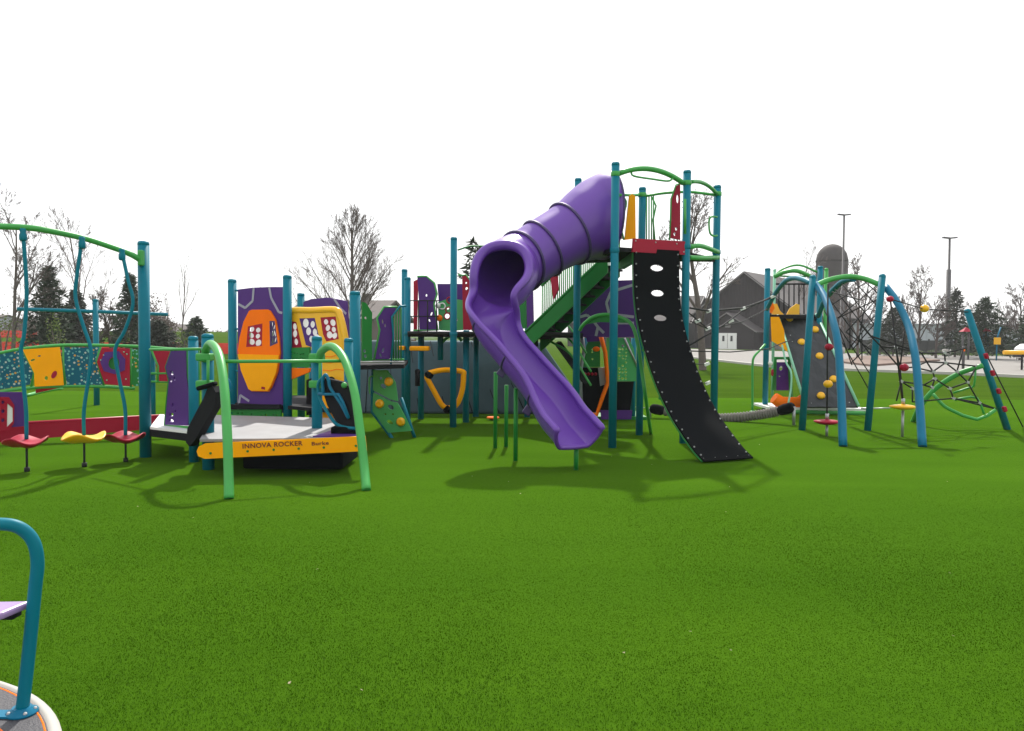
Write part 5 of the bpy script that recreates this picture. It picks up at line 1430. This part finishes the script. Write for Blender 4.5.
W4 = [at(777, 315, 18.0), at(816, 316, 17.8), at(858, 408, 16.1), at(805, 408, 16.3)]
nw = (W4[1] - W4[0]).cross(W4[3] - W4[0]).normalized()
if nw.y > 0: nw = -nw
mb = MB()
# faceted rock face
NX, NY = 7, 12; g = {}
rnd = random.Random(2)
for i in range(NX + 1):
    for j in range(NY + 1):
        p = W4[0].lerp(W4[1], i / NX).lerp(W4[3].lerp(W4[2], i / NX), j / NY)
        if 0 < i < NX and 0 < j < NY: p += nw * rnd.uniform(0, .05)
        g[i, j] = mb.bm.verts.new(p)
for i in range(NX):
    for j in range(NY):
        a, b, c, d = g[i, j], g[i + 1, j], g[i + 1, j + 1], g[i, j + 1]
        mb.bm.faces.new((a, b, c)); mb.bm.faces.new((a, c, d))
wall = mb.build('rock_face', M['rock'], rt, fix=False); q = wall.modifiers.new('s', 'SOLIDIFY'); q.thickness = .05; q.offset = -1
def onw(px, py):
    r = ray(px, py); return CAM + r * ((W4[0] - CAM).dot(nw) / r.dot(nw)) + nw * .05
for px, py in ((789, 321), (814.5, 332), (801, 344.5), (819, 358.5), (833, 381.5), (820.5, 398)):
    mb = MB(); q = nw.to_track_quat('Z', 'Y').to_matrix(); mb.lathe(onw(px, py), [(.07, 0), (.085, .03), (.07, .07), (.03, .08)], 10, q); mb.build('hold', M['yplas'], wall)
for a, b in ((W4[0], W4[3]), (W4[1], W4[2])):
    mb = MB(); mb.tube([a + nw * .07, b + nw * .07], .03, 8); mb.build('edge_rail', M['pgreen'], rt)
mb = MB()
for k in range(14):
    for a, b, s in ((W4[0], W4[3], 1), (W4[1], W4[2], -1)):
        p = a.lerp(b, (k + .5) / 14) + (W4[1] - W4[0]).normalized() * .14 * s + nw * .045; mb.sphere(p, .018, seg=6)
mb.build('bolts', M['steel'], rt)
pz = Plane((760, 17.3), (830, 17.4))
panel('yellow_board', pz, [(779, 314), (780, 303), (784, 303), (787, 310), (791, 314)], .03, M['yplas'], rt, -.4)
panel('yellow_board', pz, [(794, 314), (797, 308), (804, 303), (807, 304), (807, 314)], .03, M['yplas'], rt, -.4)
panel('orange_board', pz, [(769, 317), (777, 317), (782, 330), (783, 342), (786, 352), (778, 346), (770, 341)], .03, M['yellow'], rt, .1)
panel('orange_hook', pz, [(771, 300), (775, 297), (778, 308), (775, 313), (771, 312)], .03, M['orange'], rt, -.2)
# lower play frame
panel('lower_board', pz, [(774, 362), (788, 362), (789, 390), (773, 390)], .03, M['purple'], rt, .1, [ell(779, 368, 1.8, 2.4, 8, .3), ell(777.5, 376, .9, .9, 6)])
mb = MB(); mb.tube([pz.hit(772, 390) + pz.n * .12, pz.hit(773, 358) + pz.n * .12, pz.hit(787, 358) + pz.n * .12, pz.hit(789.5, 410) + pz.n * .12], .045, 8); mb.build('lower_frame', M['dgreen'], rt)
mb = MB()
pp_ = [pz.hit(x, y) + pz.n * .5 for x, y in ((765, 396), (772, 401), (790, 401), (796, 394))]
mb.tube(pp_, [.12, .14, .14, .08], 12); mb.build('orange_seat', M['orange'], rt, 0)
mb = MB(); q = pz.hit(768, 370); mb.sphere(q + pz.n * .13 + Vector((0, 0, .15)), .05); mb.build('white_knob', M['white'], rt)
mb = MB(); mb.sphere(q + pz.n * .12 + Vector((.05, 0, -.05)), .05, (.6, .6, 1.6)); mb.build('red_knob', M['red'], rt)
mb = MB(); mb.tube(cat([at(782, 345, 17.0), at(786, 362, 16.8), at(791, 372, 16.6), at(791, 388, 16.5), at(788, 405, 16.4)], 5), .02, 8); mb.build('side_rail', M['pgreen'], rt)
# low landing
q = [gnd(768, 413), gnd(866, 415), gnd(866, 408), gnd(770, 406)]
zl = zat(820, 407.5, q[0].y)
mb = MB(); mb.slab([(p.x, p.y, zl - .02) for p in (gnd(768, 413), gnd(868, 415), Vector((gnd(868, 415).x, 17.6, 0)), Vector((gnd(768, 413).x, 17.8, 0)))], .05, (0, 0, 1)); mb.build('landing', M['white'], rt)
mb = MB(); a, b = gnd(768, 413), gnd(868, 415); mb.tube([(a.x, a.y, zl - .09), (b.x, b.y, zl - .09)], .045, 6); mb.build('landing_edge', M['green'], rt)
for px in (790, 815, 845):
    p = gnd(px, 414); mb = MB(); mb.lathe((p.x, p.y + .15, 0), [(.05, 0), (.05, zl - .05)], 10); mb.build('landing_leg', M['teal'], rt)
# curved handrail at its left
hr = thing('curved_handrail', 'slim green hooked handrail standing left of the rock wall tower', 'handrail', tuple(gnd(752.5, 412)))
Yh = gnd(752.5, 412).y
mb = MB(); mb.tube(cat([gnd(752.5, 412), at(752.5, 385, Yh), at(752.5, 366, Yh), at(754, 357, Yh), at(760, 350, Yh + .1), at(765, 344.5, Yh + .3)], 5), .025, 8); mb.build('rail', M['green'], hr)
mb = MB(); mb.lathe(gnd(752.5, 412), [(.07, 0), (.07, .01), (.03, .03)], 12); mb.build('foot_plate', M['green'], hr)

# ---------------- net climber ----------------
nc = thing('net_climber', 'rope net climber with leaning teal posts, curved teal legs and black ropes', 'rope climber', tuple(gnd(880, 430)))
def tubep(pts, r, m, name, seg=10, n=6): 
    mb = MB(); mb.tube(cat(pts, n) if len(pts) > 2 else pts, r, seg); return mb.build(name, M[m], nc)
YA = gnd(801.5, 430).y
def leanpost(p0, p1):
    a = gnd(*p0); b = at(p1[0], p1[1], a.y); tubep([a, b - (b - a).normalized() * .02], .058, 'teal', 'post', 18)
    mb = MB(); mb.sphere(b - (b - a).normalized() * .03, .0605, (1, 1, .9)); mb.build('cap', M['teal'], nc)
leanpost((802, 430), (813, 276)); leanpost((867.5, 430.5), (882.5, 275)); leanpost((1007.5, 429.5), (967, 310))
tubep([at(815, 284, 13.8), at(824, 296, 13.4), at(832, 318, 12.9), at(838, 345, 12.5), at(841, 390, 12.1), gnd(843, 446.5)], .06, 'bluetube', 'curved_leg', 14)
tubep([at(886, 287, 13.8), at(897, 302, 13.5), at(908, 325, 13.1), at(915, 355, 12.6), at(919, 395, 12.2), gnd(922.5, 447)], .06, 'bluetube', 'curved_leg', 14)
tubep([at(816, 285, 13.8), at(830, 279.5, 13.9), at(848, 276.5, 14.0), at(865, 279, 13.95), at(880, 285, 13.8)], .045, 'green', 'arch_beam', 12)
tubep([at(811, 283, 13.85), at(803, 279.5, 14.2), at(794, 278, 14.7), at(785, 281.5, 15.3), at(775, 294, 16.0), at(767, 309, 16.6)], .045, 'teal', 'rear_arch', 12)
tubep([at(854, 279, 14.0), at(844, 281, 14.5), at(834, 289, 15.0), at(825, 300, 15.6), at(818, 316, 16.2)], .05, 'teal', 'rear_arch', 12)
# net between the arches : ropes
def rope(p0, p1, r=.009, name='rope', sag=0):
    pts = [p0, p1] if not sag else arch3(p0, p1, -sag, 8)
    mb = MB(); mb.tube(pts, r, 5); mb.build(name, M['rope'], nc)
def P4(px, py, Y=13.9): return at(px, py, Y)
TA = [P4(x, y, 14.2) for x, y in ((846, 281), (852, 279), (860, 279), (868, 281), (876, 284), (840, 285), (834, 290), (828, 297))]
TB = [P4(x, y, 13.85) for x, y in ((880, 320), (878.5, 336), (878, 302), (880, 296), (877, 355), (876, 370), (875, 385), (874, 400))]
segsN = [((842, 284), (879, 330)), ((852, 279), (880, 309)), ((862, 279), (881, 296)), ((835, 289), (878, 345)), ((828, 297), (876, 362)), ((823, 303), (874, 380)),
         ((880, 296), (846, 332)), ((876, 286), (838, 318)), ((878, 312), (848, 350)), ((868, 281), (830, 306)), ((877, 338), (852, 362)), ((862, 313), (862, 360)), ((850, 300), (850, 350)), ((824, 310), (872, 395)), ((832, 292), (860, 300)), ((846, 332), (874, 352)), ((838, 318), (876, 300)), ((852, 350), (876, 322)), ((829, 300), (852, 365)), ((869, 282), (858, 345))]
for a, b in segsN: rope(P4(*a, 14.3), P4(*b, 13.9), .0105)
nodes = dict(A=(200, 155), B=(225, 270), C=(232, 345), D=(205, 455), E=(300, 265), F=(375, 235), G=(410, 290), H=(475, 185), I=(480, 240), J=(345, 185), K=(420, 330), Lx=(405, 380), Mx=(505, 385), Nx=(525, 440), O=(605, 350),
             Pn=(670, 465), Q=(765, 500), Rn=(545, 290), S=(580, 165), Tn=(295, 385), U=(295, 460), V=(655, 260), Wn=(360, 365), X0=(0, 20), X1=(60, 90), X2=(120, 150), X3=(420, 60), X4=(590, 160), Y1=(250, 60), Y2=(240, 440))
def nd(k):
    x, y = nodes[k]; px = 860 + x / 5.62; py = 320 + y / 5.62
    return at(px, py, 13.6 + (px - 880) / 120 * .5)
for s in 'X0-X1 X1-X2 X2-B A-X2 A-B B-E E-F B-C C-D C-Tn Tn-U C-Wn Wn-Lx A-J J-F F-I H-J H-I H-X4 G-I G-K F-G E-G K-Wn K-Lx K-Mx Mx-Nx Mx-O I-V I-Rn Rn-O O-Pn Pn-Q Nx-Pn Nx-Q U-Nx Y1-B Y2-C X1-J S-Rn O-V'.split():
    a, b = s.split('-'); rope(nd(a), nd(b), .014)
for k in 'A C H Rn I K Mx Nx O Pn Tn V G Lx'.split():
    mb = MB(); mb.box(nd(k), (.05, .045, .045), Matrix.Rotation(.5, 3, 'Y')); mb.build('rope_clamp', M['steel'], nc)
# green hoop at the right
tubep([gnd(913, 421.5), at(920, 407, 14.6), at(935, 389, 14.4), at(958, 374, 14.2), at(983, 365.5, 13.95)], .045, 'green', 'green_hoop', 10)
tubep([at(933, 394, 14.3), at(941, 403, 14.2), at(950, 409.5, 14.1), at(977, 419.5, 14.0), at(996, 409.5, 13.9)], .03, 'green', 'green_hoop', 8, 2)
tubep([at(953, 393, 14.2), at(968, 388, 14.1), at(974, 385.5, 14.0), at(975.5, 370, 14.0)], .018, 'green', 'green_hoop', 8, 2)
tubep([at(955, 400, 14.2), at(964, 398, 14.1), at(977, 398, 14.05), at(984, 414, 14.0)], .02, 'green', 'green_hoop', 8, 2)
# stay rope with red hand clamps on the leaning post
rope(at(980, 342, 14.0), gnd(1023, 427), .012)
for px, py in ((985.5, 356), (992, 373), (998, 391), (1004, 409)):
    p = at(px, py, 13.85); mb = MB(); mb.box(p + Vector((0, -.02, 0)), (.06, .07, .10), Matrix.Rotation(-.35, 3, 'Y')); mb.build('foot_peg', M['red'], nc, .015)
# long ropes back to the tower
for pts in ([(771, 297, 16.2), (742, 311, 15.0), (722, 326, 14.0), (690, 345, 13.0)], [(771, 298, 16.2), (743, 308, 15.0), (709, 311, 13.8), (690, 308, 13.0)], [(767, 309, 16.2), (742, 322, 15.0), (708, 329, 13.8), (689, 313, 13)], [(790, 340, 17), (768, 349, 16), (730, 352, 15), (690, 351, 14)]):
    mb = MB(); mb.tube([at(*p) for p in pts], .016 if pts[0][1] < 300 else .011, 6); mb.build('long_rope', M['rope'], nc)
for px, py, Y in ((743, 308.5, 15), (709, 311, 13.8), (698, 321, 13.4), (708, 328.5, 13.8), (731, 321, 14.5), (773, 296.5, 16), (707, 364, 13.8), (708, 383, 13.8)):
    mb = MB(); mb.box(at(px, py, Y), (.09, .05, .05), Matrix.Rotation(-.4, 3, 'Y')); mb.build('rope_clamp', M['white'], nc)
rope(at(690, 321, 13.2), at(708, 329, 13.8)); rope(at(694, 364, 13.5), at(712, 364, 14)); rope(at(700, 383, 13.5), at(712, 383, 14))
# rope with balls and disc seats
def ball_rope(px, ytop, balls, disc, gy, Ydep, mdisc):
    rope(at(px[0], ytop, Ydep), at(px[1], disc, Ydep), .014)
    for bx, by, m, r in balls:
        mb = MB(); mb.sphere(at(bx, by, Ydep), r, (1, 1, .85)); mb.build('grip_ball', M[m], nc)
    c_ = at(px[1], disc, Ydep)
    mb = MB(); mb.lathe((c_.x, c_.y, c_.z - .04), [(.05, -.02), (.12, -.01), (.2, .02), (.205, .04), (.14, .055), (.03, .07)], 20); mb.build('disc_seat', M[mdisc], nc)
    mb = MB(); mb.lathe((c_.x, c_.y, c_.z + .03), [(.03, 0), (.03, .09)], 10); mb.lathe((c_.x, c_.y, 0), [(.022, 0), (.022, c_.z - .07)], 10); mb.build('anchor_chain', M['steel'], nc)
ball_rope((828, 827), 284, [(829, 347, 'red', .07), (828, 384, 'yplas', .075)], 421, 438, 12.9, 'red')
ball_rope((890.5, 903), 300, [(890, 299, 'red', .06), (904, 367.5, 'red', .075)], 406, 438, 12.9, 'yplas')
rope(at(890, 299, 13.0), at(924, 309, 13.6), .010); rope(at(924, 309, 13.6), at(968, 312, 13.85), .010)
mb = MB(); mb.sphere(at(924.5, 308.5, 13.6), .075, (1, 1, .9)); mb.build('grip_ball', M['yplas'], nc)
mb = MB(); mb.tube([at(861, 408.5, 14.6), at(873, 408.5, 14.5)], .02, 6); mb.tube([at(873, 408.5, 14.5), at(890, 408, 14.3)], .012, 6); mb.build('anchor_rod', M['steel'], nc)

# ---------------- pale air between the camera and the far trees ----------------
mb = MB(); mb.box((0, 700, 8.5), (1900, 1700, 19.0))
hz_ = mb.build('haze', None)
hm = bpy.data.materials.new('haze'); hm.use_nodes = True; hn = hm.node_tree.nodes; hn.clear()
ho = hn.new('ShaderNodeOutputMaterial'); hv = hn.new('ShaderNodeVolumePrincipled')
hv.inputs['Color'].default_value = (.97, .98, 1, 1); hv.inputs['Density'].default_value = 0.00045; hv.inputs['Anisotropy'].default_value = 0.2
hm.node_tree.links.new(hv.outputs['Volume'], ho.inputs['Volume']); hz_.data.materials.clear(); hz_.data.materials.append(hm)
tag(hz_, 'thin pale haze lying over the whole playground and car park', 'haze', kind='stuff')
